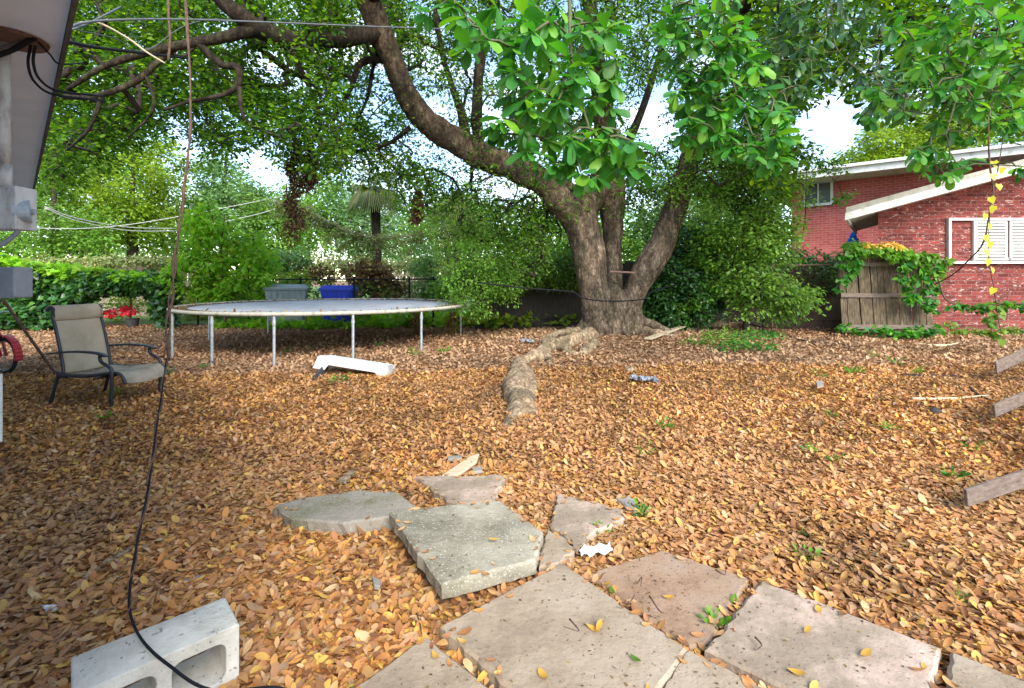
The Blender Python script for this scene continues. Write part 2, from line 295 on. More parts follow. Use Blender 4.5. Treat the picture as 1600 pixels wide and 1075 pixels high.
# ---------------------------------------------------------------- leaf clouds
SM = (np.array([[0, 0, 0], [.38, -.24, .05], [.8, -.22, .02], [1, 0, -.05], [.8, .22, .02], [.38, .24, .05]]), np.array([[0, 1, 2, 3], [0, 3, 4, 5]]))
NAR = (np.array([[0, 0, 0], [.3, -.12, .03], [.7, -.1, -.02], [1, 0, -.16], [.7, .1, -.02], [.3, .12, .03]]), np.array([[0, 1, 2, 3], [0, 3, 4, 5]]))
HEA = (np.array([[0, 0, 0], [-.12, -.3, .05], [.3, -.45, .04], [1, 0, -.1], [.3, .45, .04], [-.12, .3, .05]]), np.array([[0, 1, 2, 3], [0, 3, 4, 5]]))
def big_leaf(curl=.12, wid=.27):
    xs = [0, .2, .45, .7, .88, .98]; ws = [.02, .1, .2, wid, .2, .06]
    V = []
    for x, ww in zip(xs, ws):
        z = -curl * x * x * 1.2 + curl * .4 * x
        V += [(x, -ww, z + ww * .28), (x, 0, z), (x, ww, z + ww * .28)]
    V.append((1.02, 0, -curl * .85)); n = len(xs); Fq = []
    for i in range(n - 1):
        a = 3 * i; Fq += [[a, a + 3, a + 4, a + 1], [a + 1, a + 4, a + 5, a + 2]]
    a = 3 * (n - 1); Fq += [[a, 3 * n, a + 1, a + 1], [a + 1, 3 * n, a + 2, a + 2]]
    Fq = Fq[:-2] + [[a, 3 * n, 3 * n, a + 1]][:0]
    V = V[:-1]
    return np.array(V, float), np.array(Fq)
BIG = big_leaf()
def curled(cu, fo):
    V, Fq = BIG[0].copy(), BIG[1]
    V = []
    for x_, w_ in ((0, .012), (.22, .13), (.5, .225), (.78, .2), (.94, .1), (1.0, .012)): V += [(x_, -w_, 0), (x_, 0, 0), (x_, w_, 0)]
    V = np.array(V, float)
    V[:, 2] = cu * (V[:, 0] - .5) ** 2 * 1.6 + fo * np.abs(V[:, 1]) * 1.6 - cu * .2
    Fq = np.array([[a + i, a + i + 3, a + i + 4, a + i + 1] for a in (0, 3, 6, 9, 12) for i in (0, 1)])
    return V, Fq
def rotmats(n, tiltmax=None, dirs=None, rng=RNG):
    """random frames (x axis = leaf direction)"""
    if dirs is None:
        yaw = rng.uniform(0, 2 * np.pi, n); ti = rng.normal(0, tiltmax, n); ro = rng.normal(0, tiltmax, n)
        X = np.stack([np.cos(yaw) * np.cos(ti), np.sin(yaw) * np.cos(ti), np.sin(ti)], 1)
        Y0 = np.stack([-np.sin(yaw), np.cos(yaw), np.zeros(n)], 1); Z0 = np.cross(X, Y0)
        Y = Y0 * np.cos(ro)[:, None] + Z0 * np.sin(ro)[:, None]; Z = np.cross(X, Y)
    else:
        X = dirs / np.linalg.norm(dirs, axis=1, keepdims=True); up = rng.normal(0, .55, (n, 3)) + np.array([0, -.25, 1.0])
        Y = np.cross(up, X); Y /= np.maximum(np.linalg.norm(Y, axis=1, keepdims=True), 1e-6); Z = np.cross(X, Y)
    return np.stack([X, Y, Z], 2)
def scatter(tmpl, pos, rot, size):
    V, Fq = tmpl; n = len(pos); k = len(V)
    W = np.einsum('nij,kj->nki', rot, V) * np.asarray(size)[:, None, None] + pos[:, None, :]
    Fa = (Fq[None] + (np.arange(n) * k)[:, None, None]).reshape(-1, Fq.shape[1])
    return W.reshape(-1, 3), Fa
def cat(parts):
    Vs, Fs, b = [], [], 0
    for v, f in parts: Vs.append(v); Fs.append(f + b); b += len(v)
    return np.vstack(Vs), np.vstack(Fs)
def clumps(cent, rad, per, tmpl, size, droop=.2, rng=RNG, flat=.75):
    """leaf clusters around every centre, leaves pointing outwards"""
    cent = np.asarray(cent, float); n = len(cent) * per
    c = np.repeat(cent, per, 0); r = np.repeat(np.broadcast_to(np.asarray(rad, float), (len(cent),)), per)
    d = rng.normal(0, 1, (n, 3)); d /= np.linalg.norm(d, axis=1, keepdims=True)
    p = c + d * (r * rng.uniform(.15, 1, n) ** .6)[:, None] * np.array([1, 1, flat])
    dd = d + rng.normal(0, .6, (n, 3)); dd[:, 2] = dd[:, 2] * .5 - droop
    return scatter(tmpl, p, rotmats(n, dirs=dd, rng=rng), size * rng.uniform(.6, 1.25, n))
def ellipsoid_pts(c, r, n, hollow=.3, rng=RNG):
    d = rng.normal(0, 1, (n, 3)); d /= np.linalg.norm(d, axis=1, keepdims=True)
    q = d * (rng.uniform(hollow ** 3, 1, n) ** (1 / 3))[:, None]
    lob = 1 + .22 * np.sin(d[:, 0] * 5 + c[0]) * np.cos(d[:, 2] * 4 + c[1]) + .12 * np.sin(d[:, 1] * 9 + c[0])
    return np.asarray(c) + q * np.asarray(r) * lob[:, None]
def grow(limbpts, cent, maxr=.05, k=3, jit=.08, sides=4):
    """join every leaf cluster to the nearest wood: tapering forked twigs"""
    cent = np.asarray(cent); nodes = [np.asarray(p, float) for p in limbpts]; par = [-1] * len(nodes)
    A = np.array(nodes); d0 = np.min(np.linalg.norm(cent[:, None] - A[None, :: max(1, len(A) // 60)], axis=2), 1); order = np.argsort(d0)
    buf = np.zeros((len(A) + len(cent) * k, 3)); buf[:len(A)] = A; m = len(A); paths = []
    for i in order:
        c = cent[i]; dist = np.linalg.norm(buf[:m] - c, axis=1); j = int(np.argmin(dist)); a = buf[j]; dl = dist[j]; ids = [j]
        for q in range(1, k + 1):
            tt = q / k; p = a * (1 - tt) + c * tt
            if q < k: p = p + RNG.normal(0, jit, 3) * dl + np.array([0, 0, .10 * dl * math.sin(tt * 3.14)])
            buf[m] = p; par.append(ids[-1]); ids.append(m); m += 1
        paths.append(ids)
    cnt = np.ones(m)
    for i in range(m - 1, len(A) - 1, -1): cnt[par[i]] += cnt[i] * (1 if par[i] >= len(A) else 0)
    mb = []; 
    for ids in paths:
        r = [min(maxr, .0032 * math.sqrt(cnt[i]) + .0015) for i in ids]; r[0] = r[1]
        v, f = tubeVF(buf[ids], r, sides); mb.append((v, np.array([q for q in f if len(q) == 4][: (len(ids) - 1) * sides])))
    return cat(mb)
def inpoly(x, y, poly):
    x = np.asarray(x); y = np.asarray(y); c = np.zeros(x.shape, bool); n = len(poly)
    for i in range(n):
        x1, y1 = poly[i][:2]; x2, y2 = poly[(i + 1) % n][:2]
        c ^= ((y1 > y) != (y2 > y)) & (x < (x2 - x1) * (y - y1) / (y2 - y1 + 1e-12) + x1)
    return c
# ================================================================ GROUND
def sheet(name, xs, ys, dz, mt):
    X, Y = np.meshgrid(xs, ys); Z = g(X, Y) + dz; nx, ny = len(xs), len(ys)
    i = np.arange(nx * ny).reshape(ny, nx)
    Fc = np.stack([i[:-1, :-1], i[:-1, 1:], i[1:, 1:], i[1:, :-1]], -1).reshape(-1, 4)
    return kind(mk(name, np.stack([X, Y, Z], -1).reshape(-1, 3), Fc, mt, None, True), 'structure')
def nu(a, b, fa, fb, st): 
    return np.unique(np.round(np.concatenate([np.linspace(a, fa, 12), np.arange(fa, fb, st), np.linspace(fb, b, 14)]), 4))
sheet('ground', nu(-400, 400, -14, 14, .35), nu(-60, 700, -2, 22, .35), 0, M['soil'])
sheet('lawn', nu(-60, 60, -20, 20, 1.0), nu(14.2, 90, 15, 30, 1.0), .006, M['grass'])

# ================================================================ CONCRETE SLABS
slab_polys = []; slab_tops = []
def slab(pts, z, th, mt, label, tilt=None, name='concrete_slab', grp='broken concrete slabs', seed=1, world=None, rag=.006):
    """pts: top corners as seen, laid on the plane at height z (or z per corner)"""
    n = len(pts or world); zs = z if hasattr(z, '__len__') else [z] * n
    if world is None:
        W = []
        for (px, py), zz in zip(pts, zs):
            d = F * (CH - zz) / (py - HZ); W.append(P(px, py, d))
    else: W = [np.array([p[0], p[1], zz]) for p, zz in zip(world, zs)]
    W = np.array(W); c = W.mean(0); rg = np.random.default_rng(seed)
    # densify the outline with small chips, then build rim + top + bottom
    out = []
    for i in range(n):
        a, b2 = W[i], W[(i + 1) % n]; l = np.linalg.norm(b2 - a); k = max(2, int(l / .028))
        for q in range(k):
            p = a + (b2 - a) * q / k
            if q: p = p + np.append(rg.normal(0, rag, 2), 0)
            out.append(p)
    out = np.array(out); m = len(out); Cc = np.array([c[0], c[1], 0])
    inn = out + (c - out) / np.linalg.norm(c - out, axis=1, keepdims=True) * .012
    top = inn + np.array([0, 0, 0.0]); rim = out - np.array([0, 0, .009]); low = out - np.array([0, 0, th]) + np.c_[rg.normal(0, rag * .8, (m, 2)), np.zeros(m)]
    # orientation ccw
    area = np.sum(out[:, 0] * np.roll(out[:, 1], -1) - np.roll(out[:, 0], -1) * out[:, 1])
    V = np.vstack([top, rim, low]); Fc = [tuple(range(m)), tuple(range(3 * m - 1, 2 * m - 1, -1))]
    for r_ in (0, 1):
        for i in range(m): j = (i + 1) % m; Fc.append((r_ * m + i, (r_ + 1) * m + i, (r_ + 1) * m + j, r_ * m + j))
    if area < 0: Fc = [f[::-1] for f in Fc]
    slab_polys.append([tuple(p[:2]) for p in W]); slab_tops.append(W)
    return single(name, V, Fc, mt, label, 'slab', grp)
ms = M
slab([(427, 789), (470, 778), (558, 765), (620, 768), (656, 794), (612, 806), (536, 817), (455, 809)], .085, .065, ms['concmoss'], 'long slab with green moss rim, leftmost of the broken pieces', seed=2, rag=.004)
slab([(608, 799), (700, 788), (782, 781), (849, 830), (838, 874), (690, 913)], [.16, .13, .12, .10, .09, .11], .062, ms['concgrey'], 'square dark grey mossy slab tilted up on its left side', seed=3, rag=.0025)
slab([(648, 744), (791, 741), (770, 782), (714, 789)], .06, .05, ms['concpink'], 'triangular beige slab at the back, behind the mossy grey slab', seed=4)
slab([(855, 825), (888, 842), (898, 860), (879, 876), (842, 885)], .055, .05, ms['conc'], 'small wedge of slab squeezed beside the mossy grey slab', seed=5)
slab([(872, 771), (973, 795), (976, 808), (923, 835), (901, 862), (891, 842), (860, 822)], .045, .05, ms['concpink'], 'pinkish five-sided slab with pale worn face next to the small stone', seed=6)
A = P(688, 976, F * (CH - .07) / (976 - HZ)); B = P(879, 878, F * (CH - .07) / (878 - HZ)); Cq = P(1074, 1012, F * (CH - .07) / (1012 - HZ)); Dq = A + Cq - B
z7 = lambda x_, y_: P(x_, y_, F * (CH - .07) / (y_ - HZ))
S7 = [A, B, Cq, Cq + (z7(1031, 1076) - Cq) * 1.7, A + (z7(797, 1076) - A) * 1.5]
slab(None, .07, .075, ms['conc'], 'big square beige slab in the centre foreground', world=S7, seed=7, rag=.003)
slab([(915, 896), (1035, 858), (1172, 902), (1100, 1008), (1078, 1010)], .03, .05, ms['concred'], 'low reddish brown slab partly sunk behind the big centre slab', seed=8, rag=.004)
p1 = G(1189, 907, .055); p2 = G(1470, 1011, .055); p4 = G(1101, 1014, .055); p3 = p2 + p4 - p1
slab(None, .055, .055, ms['concpink'], 'wide slab with rough pink patches to the right of the path', world=[p1, p2, p3, p4], seed=9, rag=.003)
q1 = G(1078, 1015, .062); q2 = G(1205, 1078, .062); dv = (q1 - G(1034, 1076, .062)); q4 = q1 - dv * 3.2; q3 = q2 - dv * 2.8
slab(None, .064, .06, ms['conc'], 'narrow slab corner between the big centre slab and the pink slab', world=[q1, q2, q3, q4], seed=10, rag=.003)
r1 = G(665, 994, .045); r2 = G(772, 1078, .045); r4 = G(545, 1076, .045); r3 = r2 + r4 - r1
slab(None, .045, .05, ms['conc'], 'slab corner at the bottom edge, left of the big centre slab', world=[r1, r2, r3, r4], seed=11, rag=.003)
t1 = G(1485, 1016, .055); t2 = G(1640, 1078, .055); t4 = G(1475, 1085, .055); t3 = t2 + t4 - t1
slab(None, .055, .055, ms['conc'], 'pale slab at the lower right corner beyond the pink slab', world=[t1, t2, t3, t4], seed=12, rag=.003)
slab([(961, 776), (981, 773), (998, 790), (996, 803), (984, 801)], .035, .03, ms['stone'], 'small flat grey stone just right of the pinkish slab', name='flat_stone', grp=None, seed=13)
sp_ = slab_polys
# ---------------------------------------------------------------- cinder block
a = P(113, 1029, F * 1.1 / 592); b = P(351, 935, F * 1.1 / 498); ux = (b - a)[:2]; Lb = np.linalg.norm(ux); ux /= Lb; vx = np.array([ux[1], -ux[0]])
cu = bpy.data.curves.new('block_profile', 'CURVE'); cu.dimensions = '2D'; cu.fill_mode = 'BOTH'; cu.extrude = .086; cu.bevel_depth = .003; cu.bevel_resolution = 1
Hb = .19
def pl(pts):
    s = cu.splines.new('POLY'); s.points.add(len(pts) - 1); s.use_cyclic_u = True
    for i, p in enumerate(pts): s.points[i].co = (p[0], p[1], 0, 1)
pl([(0.004, 0), (Lb - .004, 0), (Lb, .004), (Lb, Hb - .004), (Lb - .004, Hb), (.004, Hb), (0, Hb - .004), (0, .004)])
for x0, x1 in ((.034, Lb / 2 - .015), (Lb / 2 + .017, Lb - .032)):
    rr = .03; y0, y1 = .032, Hb - .033; pts = []
    for (cx, cy, a0) in ((x1 - rr, y0 + rr, -90), (x1 - rr, y1 - rr, 0), (x0 + rr, y1 - rr, 90), (x0 + rr, y0 + rr, 180)):
        pts += [(cx + rr * math.cos(R(a0 + q * 22.5)), cy + rr * math.sin(R(a0 + q * 22.5))) for q in range(5)]
    pl(pts[::-1])
tmp = bpy.data.objects.new('tmp', cu); COL.objects.link(tmp); dg = bpy.context.evaluated_depsgraph_get()
me = bpy.data.meshes.new_from_object(tmp.evaluated_get(dg)); bpy.data.objects.remove(tmp)
me.materials.clear(); me.materials.append(M['block'])
o = bpy.data.objects.new('cinder_block', me); COL.objects.link(o)
# local x = length, y = height, z = width
mid = a[:2] + vx * .089
o.matrix_world = Matrix(((ux[0], 0, vx[0], mid[0]), (ux[1], 0, vx[1], mid[1]), (0, 1, 0, .012), (0, 0, 0, 1)))
tag(o, 'pale grey two-hole cinder block lying in the leaves at the lower left', 'cinder block')
blk = [a[:2], b[:2], b[:2] + vx * .178, a[:2] + vx * .178]

# ================================================================ LEAF LITTER
def litter(n, y0, y1, size, mt, tm, seed, name=None, keep_in=False, zmax=.03, tilt=.35):
    rg = np.random.default_rng(seed); n = int(n * 1.06); y = np.sqrt(rg.uniform(y0 ** 2, y1 ** 2, n)); n = len(y); x = rg.uniform(-1.22, 1.22, n) * y + rg.uniform(-.5, .5, n)
    ok = np.ones(n, bool)
    for pz in slab_polys: ok &= ~inpoly(x, y, pz)
    ok &= ~inpoly(x, y, blk)
    # thin near the recessed reddish slab gaps
    x, y = x[ok], y[ok]; n = len(x); z = g(x, y) + rg.uniform(.002, zmax, n)
    return scatter(tm, np.stack([x, y, z], 1), rotmats(n, tilt, rng=rg), size * rg.uniform(.55, 1.3, n))
near = [litter(46000, 1.0, 3.3, .047, None, curled(.22, .08), 21, tilt=.24), litter(36000, 1.0, 3.3, .046, None, curled(-.2, .12), 22, tilt=.24), litter(16000, 1.0, 3.3, .044, None, curled(.45, .3), 23, tilt=.4), litter(5000, 1.0, 3.3, .062, None, curled(.1, -.1), 27, tilt=.3)]
v, f = cat(near); o = mk('leaf_litter', v, f, M['litter']); kind(o, 'stuff')
near = [litter(76000, 3.2, 6.6, .045, None, SM, 24, tilt=.42), litter(44000, 3.2, 6.6, .045, None, curled(.4, .2), 25, tilt=.5)]
v, f = cat(near); o = mk('leaf_litter', v, f, M['litter']); kind(o, 'stuff')
v, f = cat([litter(120000, 6.4, 13.6, .062, None, SM, 26, tilt=.5)]); o = mk('leaf_litter', v, f, M['litter_far']); kind(o, 'stuff')
STK = (np.array([[0, -.02, 0], [0, .02, 0], [.5, .03, .05], [.5, -.01, .05], [1, .01, 0], [1, -.01, 0]]), np.array([[0, 1, 2, 3], [3, 2, 4, 5]]))
v, f = cat([litter(4500, 1.0, 6, .11, None, STK, 41, zmax=.035, tilt=.15), litter(5000, 5, 13, .2, None, STK, 42, zmax=.04, tilt=.12)]); o = mk('fallen_twigs', v, f, M['dead']); kind(o, 'stuff')
v, f = cat([litter(9000, 1.0, 4.5, .022, None, SM, 43, zmax=.04, tilt=.4)]); o = mk('leaf_crumbs', v, f, M['litter']); kind(o, 'stuff')
parts_ = []
for si, W in enumerate(slab_tops):
    rg = np.random.default_rng(500 + si); lo, hi = W[:, :2].min(0), W[:, :2].max(0); lo = np.maximum(lo, [-2.5, 1.0]); n = int(420 * (hi - lo).prod()) + 8; q = rg.uniform(lo, hi, (n, 2))
    # crumbs gather in loose drifts
    q = q[inpoly(q[:, 0], q[:, 1], [tuple(p) for p in W[:, :2]])]; q = q[rg.random(len(q)) < .25 + .75 * (np.sin(q[:, 0] * 9 + si) * np.cos(q[:, 1] * 8) > .25)]
    if len(q) < 2: continue
    A_ = np.c_[W[:, :2], np.ones(len(W))]; co_ = np.linalg.lstsq(A_, W[:, 2], rcond=None)[0]; z = q @ co_[:2] + co_[2] + .003
    parts_.append(scatter(SM, np.c_[q, z], rotmats(len(q), .2, rng=rg), rg.uniform(.004, .017, len(q)) ))
v, f = cat(parts_); o = mk('leaf_crumbs', v, f, M['dead']); kind(o, 'stuff')
parts_ = []
for si, W in enumerate(slab_tops):
    rg = np.random.default_rng(700 + si); cc = W.mean(0)
    for i in range(len(W)):
        p0_, p1_ = W[i], W[(i + 1) % len(W)]; l_ = np.linalg.norm(p1_ - p0_); n = rg.poisson(l_ * 11)
        if n == 0: continue
        q = p0_ + (p1_ - p0_) * rg.uniform(0, 1, (n, 1)); inw = (cc - q) / np.linalg.norm(cc - q, axis=1, keepdims=True); q = q + inw * np.abs(rg.normal(0, .02, (n, 1))) - np.c_[np.zeros((n, 2)), 0 * q[:, :1]]; q[:, 2] += .004
        parts_.append(scatter(curled(.3, .12), q, rotmats(n, .15, rng=rg), .043 * rg.uniform(.6, 1.25, n)))
v, f = cat(parts_); o = mk('leaf_litter', v, f, M['litter']); kind(o, 'stuff')
# single yellow leaves lying on the slabs and one in the gap
for i, (px, py, z, lb) in enumerate([(676, 1020, .055, 'yellow leaf lying on the slab corner at the bottom edge, left'), (915, 978, .075, 'yellow leaf on the big centre slab, left one of the pair'), (932, 989, .075, 'larger orange leaf on the big centre slab, right one of the pair'),
        (855, 1066, .075, 'orange leaf on the near edge of the big centre slab'), (985, 1025, .075, 'small green leaf on the big centre slab'), (953, 911, .036, 'small yellow leaf on the sunken reddish slab'), (1035, 934, .036, 'pale yellow leaf in the middle of the reddish slab'),
        (1149, 929, .036, 'green leaf near the right rim of the reddish slab'), (1146, 948, .036, 'orange leaf in the joint right of the reddish slab'), (779, 844, .12, 'single orange leaf on the mossy grey slab'), (1230, 1048, .06, 'yellow leaf on the near part of the pink slab'), (1278, 960, .06, 'brown leaf at the upper rim of the pink slab'), (1258, 992, .06, 'thin yellow leaf in the middle of the pink slab'),
        (1345, 1028, .06, 'ochre leaf towards the right of the pink slab'), (955, 918, .036, 'green-yellow leaf beside the white paper scrap')]):
    c = G(px, py, 0); c = P(px, py, F * (CH - z) / (py - HZ)); rg = np.random.default_rng(100 + i)
    v, f = scatter(curled(.35, .15), c[None] + np.array([[0, 0, .006]]), rotmats(1, .12, rng=rg), [.052 * rg.uniform(.8, 1.15)])
    mt = M['bright'] if 'green' in lb and 'grey' not in lb else M['yleaf']
    o = single('fallen_leaf', v, f, mt, lb, 'leaf', 'single leaves lying on the slabs')
# ================================================================ TRAMPOLINE
TC = np.array([-3.70, 9.9]); TR = 2.72; TZ = .785
tr = thing('trampoline', (TC[0], TC[1], 0), 'large round trampoline without a net, grey mat on galvanised legs', 'trampoline')
ang = np.linspace(0, 2 * np.pi, 73)
def ring(r, z): return np.stack([TC[0] + r * np.cos(ang), TC[1] + r * np.sin(ang), np.full(73, z)], 1)
mb = MB(); mb.tube(ring(TR, TZ), .032, 8); v, f = mb.arr(); mk('rim_tube', v, f, M['rustpad'], tr, True)
def disc(r, z, sag):
    V = [(TC[0], TC[1], z - sag)]; Fc = []; nr = 10
    for i in range(1, nr + 1):
        for k in range(72): V.append((TC[0] + r * i / nr * math.cos(ang[k]), TC[1] + r * i / nr * math.sin(ang[k]), z - sag * (1 - (i / nr) ** 2)))
    for k in range(72): Fc.append((0, 1 + k, 1 + (k + 1) % 72))
    for i in range(1, nr):
        for k in range(72): a1 = 1 + (i - 1) * 72; a2 = a1 + 72; Fc.append((a1 + k, a2 + k, a2 + (k + 1) % 72, a1 + (k + 1) % 72))
    return V, Fc
v, f = disc(TR - .26, TZ + .005, .03); o = mk('jumping_mat', v, f, M['mat'], tr, True); sol = o.modifiers.new('solid', 'SOLIDIFY'); sol.thickness = .012
mb = MB()
for k in range(96):
    a0 = 2 * math.pi * k / 96; ca, sa = math.cos(a0), math.sin(a0)
    mb.tube([(TC[0] + r_ * ca, TC[1] + r_ * sa, TZ + .004) for r_ in (TR - .265, TR - .02)], .014, 5)
v, f = mb.arr(); o = mk('springs', v, f, M['spring'], tr); o['kind'] = 'stuff'
v, f = clumps([(TC[0] + (TR - .13) * math.cos(q), TC[1] + (TR - .13) * math.sin(q), TZ + .012) for q in np.linspace(0, 6.28, 150)], .1, 6, SM, .06, flat=.1); o = mk('caught_leaves', v, f, M['dead'], tr); o['kind'] = 'stuff'
for (x, y) in [(-3.52, 6.86), (-4.6, 7.15), (-5.55, 7.98), (-2.47, 7.5), (-1.46, 8.18), (-1.24, 10.8), (-6.3, 10.2), (-6.0, 11.7), (-1.42, 11.3)]:
    dv = np.array([x, y]) - TC; dv /= np.linalg.norm(dv); x, y = TC + dv * (TR - .005)
    gz = float(g(x, y)) - .01; mb = MB(); mb.tube([(x, y, TZ - .03), (x, y, .4), (x, y, gz + .02)], .021, 10)
    mb.tube([(x, y, TZ - .1), (x, y, TZ - .16)], .028, 10); mb.tube([(x, y, gz + .03), (x, y, gz)], .023, 10)
    v, f = mb.arr(); mk('leg', v, f, M['galv'], tr, False)
# ================================================================ PATIO CHAIR
fx = np.array([.99, -.14]); vxx = np.array([.14, .99]); o0 = np.array([-4.72, 4.97]); gz = float(g(-4.5, 5.2))
ch = thing('patio_chair', (o0[0], o0[1], gz), 'dark metal patio armchair with beige sling fabric standing on the leaves', 'chair')
def C3(u, vv, z): p = o0 + fx * u * .92 + vxx * vv; return (p[0], p[1], z + gz)
W_ = .57
for v0 in (0, W_):
    mb = MB(); mb.tube(cr_spline([C3(*p) for p in [(-.04, v0, 0), (.0, v0, .14), (.05, v0, .28), (.075, v0, .37)]], 4), .017, 8); v, f = mb.arr(); o = mk('rear_leg', v, f, M['black'], ch, True)
    mb = MB(); mb.tube(cr_spline([C3(*p) for p in [(.74, v0, 0), (.745, v0, .15), (.75, v0, .30), (.745, v0, .40), (.69, v0, .44), (.62, v0, .475), (.60, v0, .52), (.615, v0, .555)]], 4), .017, 8); v, f = mb.arr(); mk('front_leg', v, f, M['black'], ch, True)
    mb = MB(); pts = cr_spline([C3(*p) for p in [(-.06, v0, .545), (.1, v0, .562), (.3, v0, .575), (.5, v0, .57), (.62, v0, .555), (.68, v0, .535)]], 4)
    for i in range(len(pts) - 1): mb.bar(pts[i], pts[i + 1], .05, .018)
    v, f = mb.arr(); mk('armrest', v, f, M['black'], ch, True)
    e = .035 if v0 == 0 else -.035
    mb = MB(); mb.tube(cr_spline([C3(*p) for p in [(.09, v0 + e, .33), (.075, v0 + e, .45), (.03, v0 + e, .64), (-.02, v0 + e, .82), (-.055, v0 + e, .93), (-.045, v0 + e, 1.0), (-.085, v0 + e, 1.02), (-.13, v0 + e, .99)]], 5), .016, 8)
    v, f = mb.arr(); mk('back_post', v, f, M['black'], ch, True)
    mb = MB(); mb.tube(cr_spline([C3(*p) for p in [(.07, v0, .335), (.3, v0, .325), (.5, v0, .335), (.7, v0 + e * .5, .36), (.80, v0 + e, .355), (.86, v0 + e, .30), (.875, v0 + e, .255)]], 5), .017, 8)
    v, f = mb.arr(); mk('seat_rail', v, f, M['black'], ch, True)
for u_ in (.07, .52): mb = MB(); mb.tube([C3(u_, 0, .30), C3(u_, W_, .30)], .014, 8); v, f = mb.arr(); mk('crossbar', v, f, M['black'], ch, True)
def sling(prof, name, mt, sag=.02):
    pr = cr_spline([(p[0], 0, p[1]) for p in prof], 5); V = []; nn = 12
    for p in pr:
        for k in range(nn + 1):
            q = k / nn; s = sag * 4 * q * (1 - q)
            V.append(C3(p[0] + s * .3, .035 + q * (W_ - .07), p[2] - s))
    n = nn + 1; Fc = [(i * n + k, i * n + k + 1, (i + 1) * n + k + 1, (i + 1) * n + k) for i in range(len(pr) - 1) for k in range(nn)]
    o = mk(name, V, Fc, mt, ch, True); sol = o.modifiers.new('solid', 'SOLIDIFY'); sol.thickness = .006; return o
sling([(.085, .34), (.075, .45), (.03, .64), (-.015, .80), (-.045, .885), (-.05, .89)], 'backrest_sling', M['cloth'], .012)
sling([(-.035, .885), (-.02, .93), (-.03, .99), (-.075, 1.04), (-.13, 1.03), (-.16, .98)], 'head_roll', M['cloth'], .004)
sling([(.10, .345), (.3, .335), (.5, .345), (.7, .37), (.80, .365), (.86, .31), (.875, .26)], 'seat_sling', M['clothd'], .03)
# ================================================================ WHITE STEP
st = thing('step_stool', G(545, 592), 'white plastic step bench tipped over with one dark leg folded out', 'step stool')
a = G(500, 590); b = G(603, 590); ux3 = (b - a) / np.linalg.norm(b - a)
dd = a[1]; TL = P(500, 557, dd + .05); TRr = P(604, 573, dd - .02); 
t_ = (TRr - TL) / np.linalg.norm(TRr - TL); wv = np.array([.12, .97, -.13]); wv -= t_ * wv.dot(t_); wv /= np.linalg.norm(wv); nv = np.cross(t_, wv); nv /= np.linalg.norm(nv)
Lq = np.linalg.norm(TRr - TL)
def Q(u, vv, ww): return TL + t_ * u + wv * vv + nv * ww
prof = [(-.03, .0), (0, .012), (Lq - .02, .012), (Lq + .01, 0), (Lq + .035, -.155), (Lq - .10, -.155), (Lq - .135, -.10), (.13, -.095), (.09, -.165), (-.075, -.165)]
V = [Q(u, 0, w2) for u, w2 in prof] + [Q(u, .02, w2) for u, w2 in prof]; n = len(prof)
mb = MB(); mb.add(V, [tuple(range(n))[::-1], tuple(range(n, 2 * n))] + [(i, (i + 1) % n, (i + 1) % n + n, i + n) for i in range(n)])
V = [Q(u, .30, w2) for u, w2 in prof] + [Q(u, .32, w2) for u, w2 in prof]
mb.add(V, [tuple(range(n))[::-1], tuple(range(n, 2 * n))] + [(i, (i + 1) % n, (i + 1) % n + n, i + n) for i in range(n)])
mb.add([Q(-.02, .021, -.004), Q(Lq + .0, .021, -.004), Q(Lq, .299, -.004), Q(-.02, .299, -.004), Q(-.02, .021, .010), Q(Lq, .021, .010), Q(Lq, .299, .010), Q(-.02, .299, .010)], [(0, 3, 2, 1), (4, 5, 6, 7), (0, 1, 5, 4), (1, 2, 6, 5), (2, 3, 7, 6), (3, 0, 4, 7)])
for u0, u1 in ((-.03, -.075), (Lq + .005, Lq + .033)):
    mb.add([Q(u0, .021, 0), Q(u1, .021, -.155), Q(u1, .299, -.155), Q(u0, .299, 0)], [(0, 1, 2, 3)])
v, f = mb.arr(); o = mk('step_top', v, f, M['white'], st); bevel(o, .006)
mb = MB(); e1 = G(486, 598, .0) + np.array([0, 0, .02])
for k in range(5):
    vv = .02 + k * .035; mb.bar(Q(.055, vv, -.15), e1 + wv * vv * .9 + np.array([.0, 0, 0]), .024, .05)
mb.bar(e1, e1 + wv * .15, .05, .03); v, f = mb.arr(); o = mk('folded_leg', v, f, M['darkgrey'], st); bevel(o, .004)
